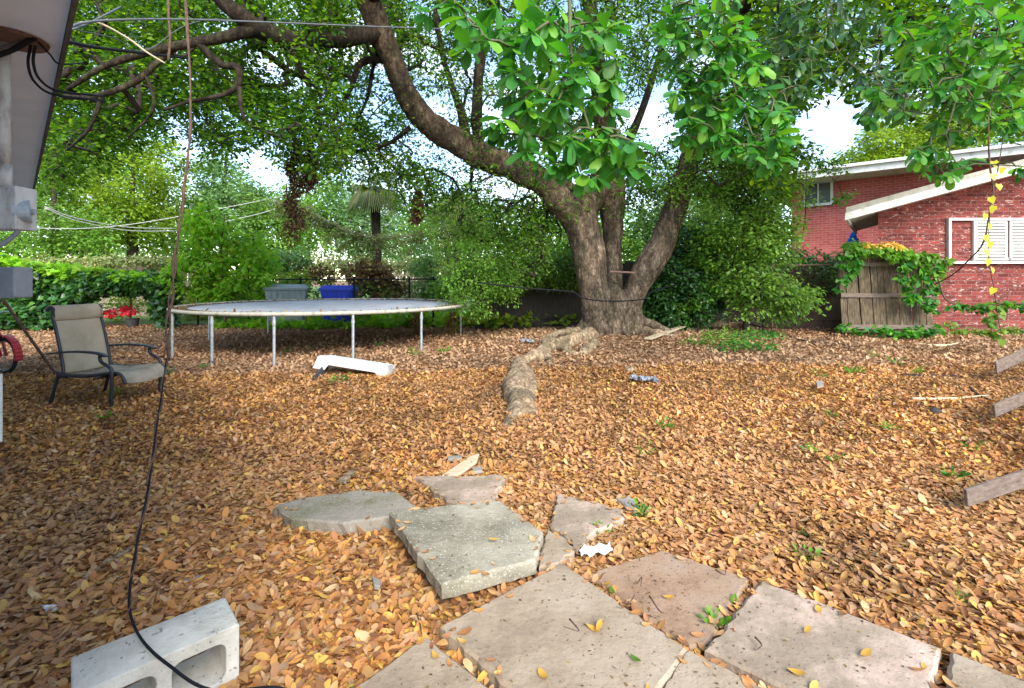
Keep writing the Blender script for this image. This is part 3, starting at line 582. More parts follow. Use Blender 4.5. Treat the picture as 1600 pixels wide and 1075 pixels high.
# ================================================================ WHEELED BINS
def bin_(px, d, hgt, wpx, mt, label, rot):
    base = P(px, 500, d); base[2] = float(g(base[0], base[1])); r0 = thing('wheeled_bin', base, label, 'bin', 'wheeled bins behind the trampoline')
    wd = wpx / F * d; dp = wd * 1.05; ca, sa = math.cos(rot), math.sin(rot)
    def T(x, y, z): return (base[0] + x * ca - y * sa, base[1] + x * sa + y * ca, base[2] + z)
    def fr(z0, w0, d0, z1, w1, d1):
        return [T(sx * w0 / 2, sy * d0 / 2, z0) for sx, sy in ((-1, -1), (1, -1), (1, 1), (-1, 1))] + [T(sx * w1 / 2, sy * d1 / 2, z1) for sx, sy in ((-1, -1), (1, -1), (1, 1), (-1, 1))]
    BX = [(0, 3, 2, 1), (4, 5, 6, 7), (0, 1, 5, 4), (1, 2, 6, 5), (2, 3, 7, 6), (3, 0, 4, 7)]
    mb = MB(); mb.add(fr(.04, wd * .74, dp * .72, hgt * .86, wd * .94, dp * .94), BX); mb.add(fr(hgt * .865, wd, dp, hgt * .9, wd * 1.0, dp), BX)
    for q in range(6):
        x = (-.34 + q * .136) * wd; mb.add([T(x - .012, -dp * .475, hgt * .62), T(x + .012, -dp * .475, hgt * .62), T(x + .012, -dp * .495, hgt * .84), T(x - .012, -dp * .495, hgt * .84), T(x - .012, -dp * .44, hgt * .62), T(x + .012, -dp * .44, hgt * .62), T(x + .012, -dp * .46, hgt * .84), T(x - .012, -dp * .46, hgt * .84)], BX)
    v, f = mb.arr(); bevel(mk('bin_body', v, f, mt, r0), .012)
    mb = MB(); mb.add(fr(hgt * .905, wd * 1.04, dp * 1.06, hgt * .955, wd * 1.0, dp * 1.0), BX); mb.add(fr(hgt * .957, wd * .94, dp * .9, hgt, wd * .8, dp * .7), BX); v, f = mb.arr(); bevel(mk('lid', v, f, mt, r0), .015)
    for sx in (-1, 1):
        mb = MB(); mb.tube([T(sx * wd * .42, dp * .4, .11), T(sx * wd * .5, dp * .4, .11)], .11, 16); v, f = mb.arr(); mk('wheel', v, f, M['rubber'], r0)
    mb = MB(); mb.tube([T(-wd * .4, dp * .56, hgt * .9), T(wd * .4, dp * .56, hgt * .9)], .018, 8); v, f = mb.arr(); mk('handle', v, f, mt, r0)
bin_(449, 13.25, 1.17, 60, M['bingrey'], 'grey wheeled bin with closed lid behind the left part of the trampoline', .35)
bin_(530, 13.5, 1.14, 54, M['binblue'], 'blue wheeled recycling bin behind the trampoline', .3)
# ================================================================ CHILD'S BIKE (cut by the frame)
bk = thing('child_bicycle', G(14, 586), 'small red child bicycle leaning at the left edge behind the patio chair', 'bicycle')
cxw = P(6, 556, 6.7); fwd = np.array([.97, -.24, 0]); lft = np.array([.24, .97, 0]); cxw[2] = float(g(cxw[0], cxw[1])) + .255
def circ(c, r, n=28): return [c + r * (math.cos(t0) * fwd + math.sin(t0) * np.array([0, 0, 1])) for t0 in np.linspace(0, 2 * np.pi, n)]
def wheel(c):
    mb = MB(); mb.tube(circ(c, .235), .026, 8); v, f = mb.arr(); wl = mk('wheel', v, f, M['rubber'], bk, True)
    mb = MB(); mb.tube(circ(c, .205), .009, 6)
    for k in range(14):
        t0 = k * math.pi / 7; mb.tube([c, c + .205 * (math.cos(t0) * fwd + math.sin(t0) * np.array([0, 0, 1]))], .0025, 4)
    v, f = mb.arr(); rm = mk('rim', v, f, M['galv'], None, True, off=bk['base']); rm.parent = wl
wheel(cxw); wheel(cxw - fwd * .80)
hd = cxw - fwd * .2 + np.array([0, 0, .5])
mb = MB(); mb.tube([cxw + lft * .03, cxw + lft * .035 - fwd * .10 + np.array([0, 0, .22]), hd], .017, 8); mb.tube([cxw - lft * .03, cxw - lft * .035 - fwd * .10 + np.array([0, 0, .22]), hd], .017, 8)
mb.tube([hd, hd - fwd * .42 + np.array([0, 0, -.2])], .02, 8); mb.tube([hd - fwd * .42 + np.array([0, 0, -.2]), cxw - fwd * .80], .015, 8); mb.tube([hd - fwd * .42 + np.array([0, 0, -.2]), hd - fwd * .42 + np.array([0, 0, .12])], .015, 8)
v, f = mb.arr(); mk('frame', v, f, M['redpaint'], bk, True)
mb = MB()
for tt in np.linspace(-.2, 1.9, 12):
    p = cxw + .285 * (math.cos(tt) * fwd + math.sin(tt) * np.array([0, 0, 1])); p2 = cxw + .285 * (math.cos(tt + .19) * fwd + math.sin(tt + .19) * np.array([0, 0, 1])); mb.bar(p, p2, .09, .012)
v, f = mb.arr(); mk('mudguard', v, f, M['redpaint'], bk, True)
mb = MB(); mb.tube([hd, hd + np.array([0, 0, .1])], .013, 8); mb.tube([hd + np.array([0, 0, .1]) - lft * .2, hd + np.array([0, 0, .1]) + lft * .2], .012, 8); v, f = mb.arr(); mk('handlebar', v, f, M['galv'], bk, True)
mb = MB(); mb.box(hd - fwd * .42 + np.array([0, 0, .13]), (.12, .2, .05)); v, f = mb.arr(); bevel(mk('saddle', v, f, M['rubber'], bk), .015)
# rusty pole leaning behind the chair
pa = P(-6, 452, 5.6); pb = G(90, 588); mb = MB(); mb.tube([pa, (pa + pb) / 2 + np.array([0, 0, -.01]), pb], .017, 8, .1); v, f = mb.arr()
single('rusty_pole', v, f, M['rust'], 'rusty brown pole leaning from the grey box down behind the chair', 'pole')
# ================================================================ NEIGHBOUR / OWN HOUSE ON THE LEFT
U = np.array([(22 - 800) / F, 1.0]); U /= np.linalg.norm(U); Lf = np.array([-U[1], U[0]])   # along the wall, and away from the yard
def HW(s, w2, z): p = U * s + Lf * w2; return (p[0], p[1], z)
hs = thing('house', HW(3, .3, 0), 'white eave and wall of the house along the left edge, wires and pipe on it', 'house')
s_end = 7.7 * np.linalg.norm([(50 - 800) / F, 1.0]) ; EZ = CH + 1.3
def hbox(s0, s1, w0, w1, z0, z1):
    V = [HW(s, w2, z) for z in (z0, z1) for w2 in (w0, w1) for s in (s0, s1)]
    return V, [(0, 2, 3, 1), (4, 5, 7, 6), (0, 1, 5, 4), (2, 6, 7, 3), (0, 4, 6, 2), (1, 3, 7, 5)]
mb = MB(); mb.add(*hbox(.1, s_end - .3, .16, .36, -.1, EZ)); v, f = mb.arr(); mk('wall', v, f, M['soffit'], hs)
mb = MB(); 
for q in range(9):
    s0 = .3 + q * (s_end - .3) / 9; mb.add(*hbox(s0 + .002, s0 + (s_end - .3) / 9 - .002, -.185, .155, EZ, EZ + .015))
v, f = mb.arr(); mk('soffit', v, f, M['soffit'], hs)
mb = MB(); mb.add(*hbox(.3, s_end, -.205, -.187, EZ - .03, EZ + .14)); v, f = mb.arr(); mk('fascia', v, f, M['fascia'], hs)
mb = MB(); mb.add(*hbox(.1, s_end + .05, -.22, .9, EZ + .141, EZ + .18)); v, f = mb.arr(); mk('roof', v, f, M['roof'], hs)
# service pipe, meter
pd = 2.6; c0 = P(6, HZ, pd); mb = MB(); mb.tube([(c0[0], c0[1], EZ - .002), (c0[0], c0[1], CH + .5)], .028, 14); mb.tube([(c0[0], c0[1], CH + .62), (c0[0], c0[1], CH + .5)], .033, 14)
v, f = mb.arr(); mk('service_pipe', v, f, M['flake'], hs, True)
cfl = c0 + np.array([.05, 0, 0]); mb = MB(); mb.tube([(cfl[0], c0[1], EZ - .003), (cfl[0], c0[1], EZ - .018), (cfl[0], c0[1], EZ - .028)], [.145, .14, .08], 24); v, f = mb.arr(); mk('pipe_flashing', v, f, M['rust'], hs)
def fbox(x0, x1, y0, y1, d, dep, M_=None):
    a_ = P(x0, y1, d); b_ = P(x1, y0, d); mb = MB(); mb.box(((a_[0] + b_[0]) / 2, d + dep / 2, (a_[2] + b_[2]) / 2), (b_[0] - a_[0], dep, b_[2] - a_[2])); return mb
mt_ = mk('meter_box', *fbox(-40, 24, 290, 358, 2.58, .12).arr(), M['flake'], hs); bevel(mt_, .006)
mb = MB(); cA = P(22, 331, 2.62); cB = P(49, 331, 2.66); mb.tube([cA, cB], .062, 20); mb.tube([cB, cB + (.02, .002, 0)], .015, 10); v, f = mb.arr(); mk('meter_glass', v, f, M['galv'], hs)
mb = MB(); mb.tube(cr_spline([P(30, 348, 2.62), P(27, 362, 2.62), P(16, 373, 2.62), P(-5, 386, 2.6)], 5), .013, 8); v, f = mb.arr(); mk('conduit', v, f, M['grey'], hs, True)
o = mk('breaker_box', *fbox(-40, 22, 417, 466, 2.9, .12).arr(), M['grey'], hs); bevel(o, .012, 3)
mb = MB(); mb.tube([P(-3, 585, 2.95), P(-3, 690, 2.95)], .02, 8); v, f = mb.arr(); mk('downpipe', v, f, M['whited'], hs)  # short white tube standing in for an unidentified whitish sliver
# ---- cables
def cable(name, pts, r, mt, label, cat_='cable', grp=None, rough=0, n=7, twist=None):
    p = cr_spline(pts, n); v, f = tubeVF(p, r, 6, rough); return single(name, v, f, mt, label, cat_, grp, True)
cable('service_cable', [P(-20, 92, 2.5), P(20, 78, 2.55), P(58, 60, 2.6), P(110, 66, 3.0), P(165, 76, 3.6), P(300, 92, 6)], .013, M['cable'], 'thick dark blue service cable bundle leaving the left eave')
cable('service_cable', [P(-20, 80, 2.52), P(30, 66, 2.57), P(70, 56, 2.8), P(130, 40, 3.6), P(190, 10, 5)], .008, M['gcable'], 'grey twisted service cable running up from the left eave')
cable('drip_loop_cable', [P(48, 70, 2.6), P(44, 100, 2.6), P(54, 128, 2.62), P(85, 148, 2.7), P(150, 156, 3.1), P(165, 158, 3.6)], .007, M['cable'], 'black drip loop cable, outer one under the eave')
cable('drip_loop_cable', [P(55, 72, 2.6), P(52, 98, 2.6), P(62, 124, 2.62), P(90, 142, 2.7), P(140, 148, 3.1), P(160, 150, 3.6)], .007, M['cable'], 'black drip loop cable, inner one under the eave')
cable('drip_loop_cable', [P(60, 66, 2.6), P(78, 85, 2.7), P(94, 100, 2.9), P(130, 98, 3.6)], .005, M['cable'], 'short black cable curling towards the eave edge')
cable('overhead_cable', [P(95, 52, 3.2), P(140, 34, 3.6), P(265, 30, 4.4), P(400, 34, 5.2), P(600, 42, 6.4), P(785, 48, 7.6)], .009, M['gcable'], 'grey overhead cable crossing the crown from the eave to the right', n=6)
cable('overhead_cable', [P(110, 45, 3.4), P(180, 60, 4), P(230, 78, 5), P(330, 30, 6), P(560, 38, 7)], .004, M['gcable'], 'thin pale overhead cable just beneath the grey one')
cable('tan_stick', [P(126, 35, 4), P(155, 36, 4.1), P(200, 60, 4.3), P(230, 82, 4.4), P(258, 99, 4.5)], .008, M['board'], 'thin tan bare stem hanging among the leaves near the eave', 'stem')
cable('black_wire', [P(300, 104, 7), P(400, 108, 7.2), P(600, 130, 7.8), P(760, 142, 8.4)], .006, M['cable'], 'thin black wire crossing in front of the big limb')
for i, (pts, lb) in enumerate([([P(20, 356, 16), P(150, 356, 18), P(270, 340, 20), P(450, 305, 24)], 'pale utility wire rising to the right over the hedge'),
        ([P(70, 323, 15), P(120, 341, 16), P(200, 355, 18), P(275, 357, 20)], 'pale utility wire sagging down from the left over the hedge'),
        ([P(70, 325, 15), P(120, 345, 16), P(200, 360, 18), P(275, 361, 20)], 'second sagging pale wire just under the first one'),
        ([P(330, 350, 20), P(380, 340, 21), P(440, 322, 23), P(520, 280, 26)], 'pale utility wire rising behind the sapling'),
        ([P(540, 343, 26), P(620, 352, 26), P(700, 357, 26)], 'faint utility wire in front of the far palms')]):
    cable('utility_wire', pts, .016, M['wire'], lb, 'wire', 'pale utility wires over the back yards')
# hanging vine & black cable down to the block
hang = [P(286, -40, 4.3), P(290, 0, 4.2), P(297, 120, 4.1), P(296, 220, 4.0), P(287, 300, 3.85), P(277, 380, 3.65), P(269, 450, 3.4), P(263, 500, 3.25), P(260, 560, 3.0)]
low = [P(260, 560, 3.0), P(252, 620, 2.55), P(243, 680, 2.25), P(232, 760, 1.98), P(214, 850, 1.77), P(203, 920, 1.63), P(204, 960, 1.555), P(222, 1000, 1.455), P(262, 1038, 1.37), P(330, 1078, 1.335), P(430, 1074, 1.45), P(470, 1090, 1.45)]
cable('hanging_cable', low, .0042, M['cable'], 'thin black cable hanging down and curling over the cinder block', n=8)
hv = cr_spline(hang, 10); k = np.arange(len(hv)); mb = MB()
mb.tube(hv + np.c_[np.sin(k * .33), np.cos(k * .4), 0 * k] * .009, .008 + .003 * np.sin(k * .5), 7, .3); mb.tube(hv + np.c_[np.sin(k * .33 + 3), np.cos(k * .4 + 3), 0 * k] * .009, .005, 6, .3)
l2 = cr_spline(low[:7], 10); k = np.arange(len(l2)); tp = np.linspace(1, .35, len(l2))
mb.tube(l2 + np.c_[np.sin(k * .6), np.cos(k * .6), 0 * k] * .007, .0055 * tp, 6, .3)
v, f = mb.arr(); single('hanging_vine', v, f, M['vine'], 'long twisted brown vine hanging from the crown left of the trampoline', 'vine', None, True)
cable('hanging_vine', [P(262, -40, 5), P(264, 30, 5), P(266, 62, 5), P(263, 95, 5)], .012, M['vine'], 'short straight vine end hanging near the top left', 'vine', rough=.2)
# ================================================================ FENCES
def board_fence(name, p0, p1, z0, z1, bw, mt, label, lean=0, jit=.03, gap=.006, rails=(), rail_front=True, th=.018, miss=0, grp=None, post=None):
    r0 = thing(name, (p0[0], p0[1], 0), label, 'fence', grp); p0 = np.array(p0, float); p1 = np.array(p1, float); l = np.linalg.norm(p1 - p0); t_ = (p1 - p0) / l; nrm = np.array([t_[1], -t_[0]])
    rg = np.random.default_rng(int(l * 100)); mb = MB(); n = int(l / bw)
    for i in range(n):
        if rg.random() < miss: continue
        c = p0 + t_ * (i + .5) * bw + nrm * (rg.normal(0, .003) + .009 * (i % 2)); top = z1 + rg.normal(0, jit); a_ = np.array([c[0], c[1], z0]); b_ = np.array([c[0] + t_[0] * rg.normal(0, .01) + nrm[0] * lean, c[1] + nrm[1] * lean + t_[1] * rg.normal(0, .01), top])
        mb.bar(a_, b_, bw - gap - rg.uniform(0, .01), th, up=(nrm[0], nrm[1], 0))
    v, f = mb.arr(); o = mk('boards', v, f, mt, r0); o['kind'] = 'stuff' if n > 100 else 'part'
    if n <= 100: del o['kind']
    for zr in rails:
        q = (zr - z0) / (z1 - z0) * lean; s = -1 if not rail_front else 1; off = nrm * (q + s * .033)
        mb = MB(); mb.bar((*(p0 + off), zr), (*(p1 + off), zr), .04, .085, up=(0, 0, 1)); v, f = mb.arr(); mk('rail', v, f, M['plank'] if mt is M['wood'] else mt, r0)
    return r0
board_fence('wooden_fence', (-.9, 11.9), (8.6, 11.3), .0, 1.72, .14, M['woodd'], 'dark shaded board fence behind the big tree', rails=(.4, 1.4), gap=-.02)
board_fence('fence_panel', (P(1316, 0, 9.9)[0], 9.9), (P(1467, 0, 9.75)[0], 9.75), .22, 1.80, .125, M['wood'], 'leaning panel of weathered grey fence boards overgrown with vine', lean=-.18, rails=(.34, .98, 1.62), jit=.02)
board_fence('wooden_fence', (-18.5, 17.6), (-10.2, 17.0), 0, 1.92, .16, M['woodl'], 'pale board fence with vines on top beyond the left hedge', rails=(.5, 1.6), jit=.03)
board_fence('wooden_fence', (-6.2, 21.5), (-1.9, 21.5), 0, 2.05, .15, M['woodl'], 'grey picket fence seen far behind the trampoline', rails=(.5, 1.5), jit=.06, gap=.03)
def chain_fence(p0, p1, z0, z1, label, posts, sp=.07, mt='cable'):
    r0 = thing('chain_link_fence', (p0[0], p0[1], 0), label, 'fence'); p0 = np.array(p0, float); p1 = np.array(p1, float); l = np.linalg.norm(p1 - p0); t_ = (p1 - p0) / l; h = z1 - z0
    V = []; Fc = []; w0 = .0035
    for s in (1, -1):
        x = -h
        while x < l + h:
            a_, b_ = (x, x + h) if s > 0 else (x + h, x); u0, u1 = 0.0, 1.0
            # clip to 0..l
            def cl(u): return a_ + (b_ - a_) * u
            lo, hi = 0.0, 1.0
            if min(a_, b_) < 0: 
                uu = (0 - a_) / (b_ - a_); lo, hi = (uu, hi) if b_ > a_ else (lo, uu)
            if max(a_, b_) > l:
                uu = (l - a_) / (b_ - a_); lo, hi = (lo, min(hi, uu)) if b_ > a_ else (max(lo, uu), hi)
            if hi - lo > .02:
                i = len(V)
                for u in (lo, hi):
                    p = p0 + t_ * cl(u); z = z0 + h * u
                    V += [(p[0] - t_[0] * w0, p[1] - t_[1] * w0, z), (p[0] + t_[0] * w0, p[1] + t_[1] * w0, z), (p[0] - t_[1] * w0 * 1.5, p[1] + t_[0] * w0 * 1.5, z)]
                Fc += [(i, i + 1, i + 4, i + 3), (i + 1, i + 2, i + 5, i + 4), (i + 2, i, i + 3, i + 5)]
            x += sp
    o = mk('mesh', V, np.array(Fc), M[mt], r0)
    mb = MB(); mb.tube([(*p0, z1), (*((p0 + p1) / 2), z1 - .01), (*p1, z1)], .018, 6); v, f = mb.arr(); mk('top_rail', v, f, M[mt], r0)
    for q in posts:
        p = p0 + t_ * l * q; mb = MB(); mb.tube([(p[0], p[1], z0 - .05), (p[0], p[1], z1 + .06)], .026, 8); v, f = mb.arr(); mk('post', v, f, M[mt], r0)
chain_fence((-8.9, 13.7), (-1.2, 12.7), .0, 1.32, 'black chain link fence with posts behind the bins and trampoline', (0, .2, .4, .6, .8, .885))
chain_fence((3.0, 11.0), (7.1, 10.4), .05, 1.62, 'rusty chain link fence between the big shrub and the leaning panel', (0, .33, .66, 1), mt='rust')
chain_fence((-14.2, 13.3), (-8.9, 13.7), .0, 1.5, 'chain link fence buried in the dark green hedge vine', (0, .33, .66), mt='rust')
# ================================================================ RIGHT HOUSE
SH = .78
rh = thing('brick_house', (9.5, 10.6, 0), 'nearer red brick house with worn whitewash and a low pitched roof', 'house')
WY = 10.6; x0 = P(1372, 0, WY)[0]
def rz(x): return 2.70 + (.272) * (x - P(1372, 0, 9.9)[0])    # underside of the roof
mb = MB(); xe = 17.0
mb.add([(x0, WY, -.1), (xe, WY, -.1), (xe, WY, rz(xe)), (x0, WY, rz(x0)), (x0 + 2.2 * SH, WY + 2.2, -.1), (xe + 2.2 * SH, WY + 2.2, -.1), (xe + 2.2 * SH, WY + 2.2, rz(xe)), (x0 + 2.2 * SH, WY + 2.2, rz(x0))], [(0, 1, 2, 3), (5, 4, 7, 6), (4, 0, 3, 7), (1, 5, 6, 2)])
v, f = mb.arr(); mk('wall', v, f, M['brick'], rh)
xl = P(1322, 0, 9.9)[0]
def rslab(xa, xb, ya, yb, d0, d1): return [(x + (y - 9.9) * SH, y, rz(x) + d) for d in (d0, d1) for y in (ya, yb) for x in (xa, xb)]
BXF = [(0, 2, 3, 1), (4, 5, 7, 6), (0, 1, 5, 4), (2, 6, 7, 3), (0, 4, 6, 2), (1, 3, 7, 5)]
mb = MB(); mb.add(rslab(xl, xe, 9.9, WY + 2.4, .150, .26), BXF); v, f = mb.arr(); mk('roof', v, f, M['roof'], rh)
mb = MB(); mb.add(rslab(xl - .02, xe, 9.885, 9.93, .0, .147), BXF); mb.add(rslab(xl - .02, xl + .02, 9.932, WY + 2.4, .0, .147), BXF); v, f = mb.arr(); mk('rake_board', v, f, M['whited'], rh)
mb = MB(); mb.add(rslab(xl + .022, xe, 9.932, WY + 2.35, .08, .12), BXF); v, f = mb.arr(); mk('soffit', v, f, M['whited'], rh)
wx0, wx1 = P(1482, 0, WY)[0], P(1690, 0, WY)[0]; wz0, wz1 = P(0, 411, WY)[2], P(0, 345, WY)[2]
def frame_mb(a_, b_, z0, z1, wd, y, dp):
    mb = MB(); mb.box(((a_ + b_) / 2, y, z1 + wd / 2), (b_ - a_ + 2 * wd, dp, wd)); mb.box(((a_ + b_) / 2, y, z0 - wd / 2), (b_ - a_ + 2 * wd, dp + .06, wd)); mb.box((a_ - wd / 2, y, (z0 + z1) / 2), (wd, dp, z1 - z0)); mb.box((b_ + wd / 2, y, (z0 + z1) / 2), (wd, dp, z1 - z0)); return mb
wmb = frame_mb(wx0, wx1, wz0 + .04, wz1, .055, WY - .04, .07); xs0 = P(1519, 0, WY)[0]; wmb.box((xs0, WY - .03, (wz0 + wz1) / 2 + .02), (.03, .055, wz1 - wz0 - .05))
wn = mk('window', *wmb.arr(), M['white'], rh)
for i in range(3):
    wdt = P(1600, 0, WY)[0] - P(1548, 0, WY)[0]; xa = xs0 + .02 + i * (wdt + .03); xb = xa + wdt - .02
    mb = frame_mb(xa + .05, xb - .05, wz0 + .11, wz1 - .06, .05, WY - .03, .03)
    n = 11
    for q in range(n):
        z = wz0 + .12 + (wz1 - wz0 - .19) * (q + .5) / n; mb.box(((xa + xb) / 2, WY - .028, z), (xb - xa - .1, .03, .045), Matrix.Rotation(R(-35), 3, 'X'))
    o = mk('shutter', *mb.arr(), M['white'], None, off=rh['base']); o.parent = wn
# ---- far two-storey house
fh = thing('brick_house', (10.65, 18.4, 0), 'farther two-storey red brick house with white roof edge', 'house')
e1 = np.array([10.65, 18.4]); e2 = np.array([15.4, 14.5]); dv = e2 - e1; ln = np.linalg.norm(dv); dv = dv / ln; nb = np.array([-dv[1], dv[0]])   # away from the camera
e3 = e1 + dv * 10; ZT = 4.87
# local x along the wall for the brick pattern
fw = MB(); fw.add([(0, 0, 0), (10, 0, 0), (10, 0, ZT), (0, 0, ZT), (0, 6, 0), (10, 6, 0), (10, 6, ZT), (0, 6, ZT)], [(0, 1, 2, 3), (5, 4, 7, 6), (4, 0, 3, 7), (1, 5, 6, 2)])
def fadd(name, mb, mt, par=None):
    v, f = mb.arr(); o = mk(name, v, f, mt, None, off=(0, 0, 0)); rt = fh if par is None else par; o.parent = rt
    if par is None: o.rotation_euler = (0, 0, math.atan2(dv[1], dv[0]))
    return o
fadd('wall', fw, M['brick2'])
mb = MB(); mb.box((4.6, 2.6, ZT + .11), (11.4, 7.6, .22)); mb.box((4.6, 2.6, ZT + .31), (11.0, 7.2, .13)); fadd('roof', mb, M['whited'])
mb = MB(); mb.box((4.6, 2.6, ZT + .235), (11.6, 7.8, .035)); fadd('roof_trim', mb, M['white'])
def fx_(px):   # position along the wall hit by a pixel column
    k = (px - 800) / F; return (k * e1[1] - e1[0]) / (dv[0] - k * dv[1])
def fz(px, py): s = fx_(px); d = e1[1] + dv[1] * s; return CH + (HZ - py) / F * d
xa, xb = fx_(1258), fx_(1300); za, zb = fz(1280, 320), fz(1280, 285)
mb = MB(); wd = .09
mb.box(((xa + xb) / 2, -.03, zb), (xb - xa + wd, .08, wd)); mb.box(((xa + xb) / 2, -.05, za), (xb - xa + wd, .14, wd)); mb.box((xa, -.03, (za + zb) / 2), (wd, .08, zb - za - wd)); mb.box((xb, -.03, (za + zb) / 2), (wd, .08, zb - za - wd)); mb.box(((xa + xb) / 2, -.03, (za + zb) / 2), (.05, .07, zb - za - wd))
wf = fadd('window', mb, M['white']); mb = MB(); mb.box(((xa + xb) / 2, -.012, (za + zb) / 2), (xb - xa - .1, .012, zb - za - .1)); fadd('pane', mb, M['glass'], wf)
xp = fx_(1270); mb = MB(); mb.box((xp, -.05, .9), (.22, .08, 1.95)); fadd('downpipe', mb, M['whited'])
# closed blue umbrella
bp = P(1333, 385, 13.2); bu = thing('garden_umbrella', (bp[0], bp[1], 0), 'closed blue garden umbrella standing behind the fence panel', 'umbrella')
mb = MB(); mb.tube([(bp[0], bp[1], 0), (bp[0], bp[1], P(0, 358, 13.2)[2])], .02, 8); v, f = mb.arr(); mk('pole', v, f, M['whited'], bu)
z1 = P(0, 362, 13.2)[2]; z0 = z1 - .95; V = []; nn = 16; pr = [(z1, .02), (z1 - .12, .07), (z1 - .16, .065), (z1 - .2, .10), (z1 - .5, .14), (z0, .19)]
for z, r_ in pr:
    for k in range(nn): rr = r_ * (1 + (.28 if k % 2 else -.18)); V.append((bp[0] + rr * math.cos(k * 2 * math.pi / nn), bp[1] + rr * math.sin(k * 2 * math.pi / nn), z))
mk('canopy', V, [(i * nn + k, i * nn + (k + 1) % nn, (i + 1) * nn + (k + 1) % nn, (i + 1) * nn + k) for i in range(len(pr) - 1) for k in range(nn)], M['bluecl'], bu)
# ================================================================ PLANKS at right edge
wr = thing('fallen_slat_frame', (5.2, 5.0, 0), 'weathered grey wooden slats sticking in from the right edge, one above another', 'wooden frame')
ends = []
for (x1_, y1_, x2_, y2_, d1_, d2_, wpx) in [(1556, 574, 1640, 535, 5.6, 6.0, .14), (1553, 642, 1650, 600, 4.1, 4.4, .11), (1509, 778, 1640, 734, 2.6, 2.75, .095)]:
    a_ = P(x1_, y1_, d1_); a_[2] = max(a_[2], float(g(a_[0], a_[1])) + .05); b_ = P(x2_, y2_, d2_); t_ = b_ - a_; b_ = a_ + t_ * 1.5
    mb = MB(); mb.bar(a_, b_, .018, wpx, up=(0, 0, 1)); v, f = mb.arr(); bevel(mk('slat', v, f, M['plank'], wr), .004); ends.append(b_)
mb = MB(); mb.bar(ends[0], ends[1] + np.array([0, .01, 0]), .05, .08); mb.bar(ends[1], ends[2], .05, .08); mb.bar((ends[1][0] + .06, ends[1][1], ends[1][2]), (ends[1][0] + .06, ends[1][1], 0), .05, .05, up=(0, 1, 0)); v, f = mb.arr(); mk('side_rail', v, f, M['plank'], wr)
# ================================================================ BIG TREE
bt = thing('shade_tree', (1.95, 9.4, .2), 'huge old spreading tree with three fused stems and a cable round its trunk', 'tree')
def LP(rows): return [(*P(a_, b_, c_), r_) for a_, b_, c_, r_ in rows]
stems = [
 LP([(940, 560, 9.3, .32), (937, 522, 9.35, .285), (931, 480, 9.35, .285), (925, 440, 9.35, .29), (921, 405, 9.35, .31), (914, 368, 9.35, .335), (901, 334, 9.3, .36), (876, 305, 9.2, .34), (843, 281, 9.1, 0.260), (800, 262, 9.0, 0.248), (748, 241, 8.8, 0.252), (700, 213, 8.6, 0.235), (658, 182, 8.4, 0.210), (633, 140, 8.2, 0.193), (612, 90, 8, 0.185), (590, 42, 7.8, 0.197), (575, 0, 7.6, 0.176), (560, -80, 7.3, 0.143)]),
 LP([(962, 560, 9.45, .30), (962, 500, 9.5, .20), (960, 450, 9.65, .16), (957, 400, 9.75, .19), (956, 350, 9.8, .225), (955, 300, 9.85, .28), (950, 240, 9.9, .27), (940, 150, 10, .20), (925, 40, 10, .17), (910, -60, 10, .13)]),
 LP([(984, 560, 9.35, .26), (985, 510, 9.35, .235), (988, 475, 9.35, .20), (1000, 440, 9.35, .235), (1019, 408, 9.3, .26), (1038, 370, 9.25, 0.231), (1053, 330, 9.25, 0.217), (1067, 288, 9.2, 0.209), (1080, 245, 9.1, 0.196), (1097, 190, 9.0, 0.165), (1128, 110, 8.8, 0.131), (1158, 20, 8.5, 0.104), (1180, -60, 8.3, 0.087)]),
 LP([(964, 565, 9.2, .26), (962, 520, 9.25, .19), (961, 470, 9.3, .17), (960, 440, 9.45, .13)]),
 LP([(905, 330, 9.3, .30), (925, 305, 9.5, .26), (945, 270, 9.75, .22)])]
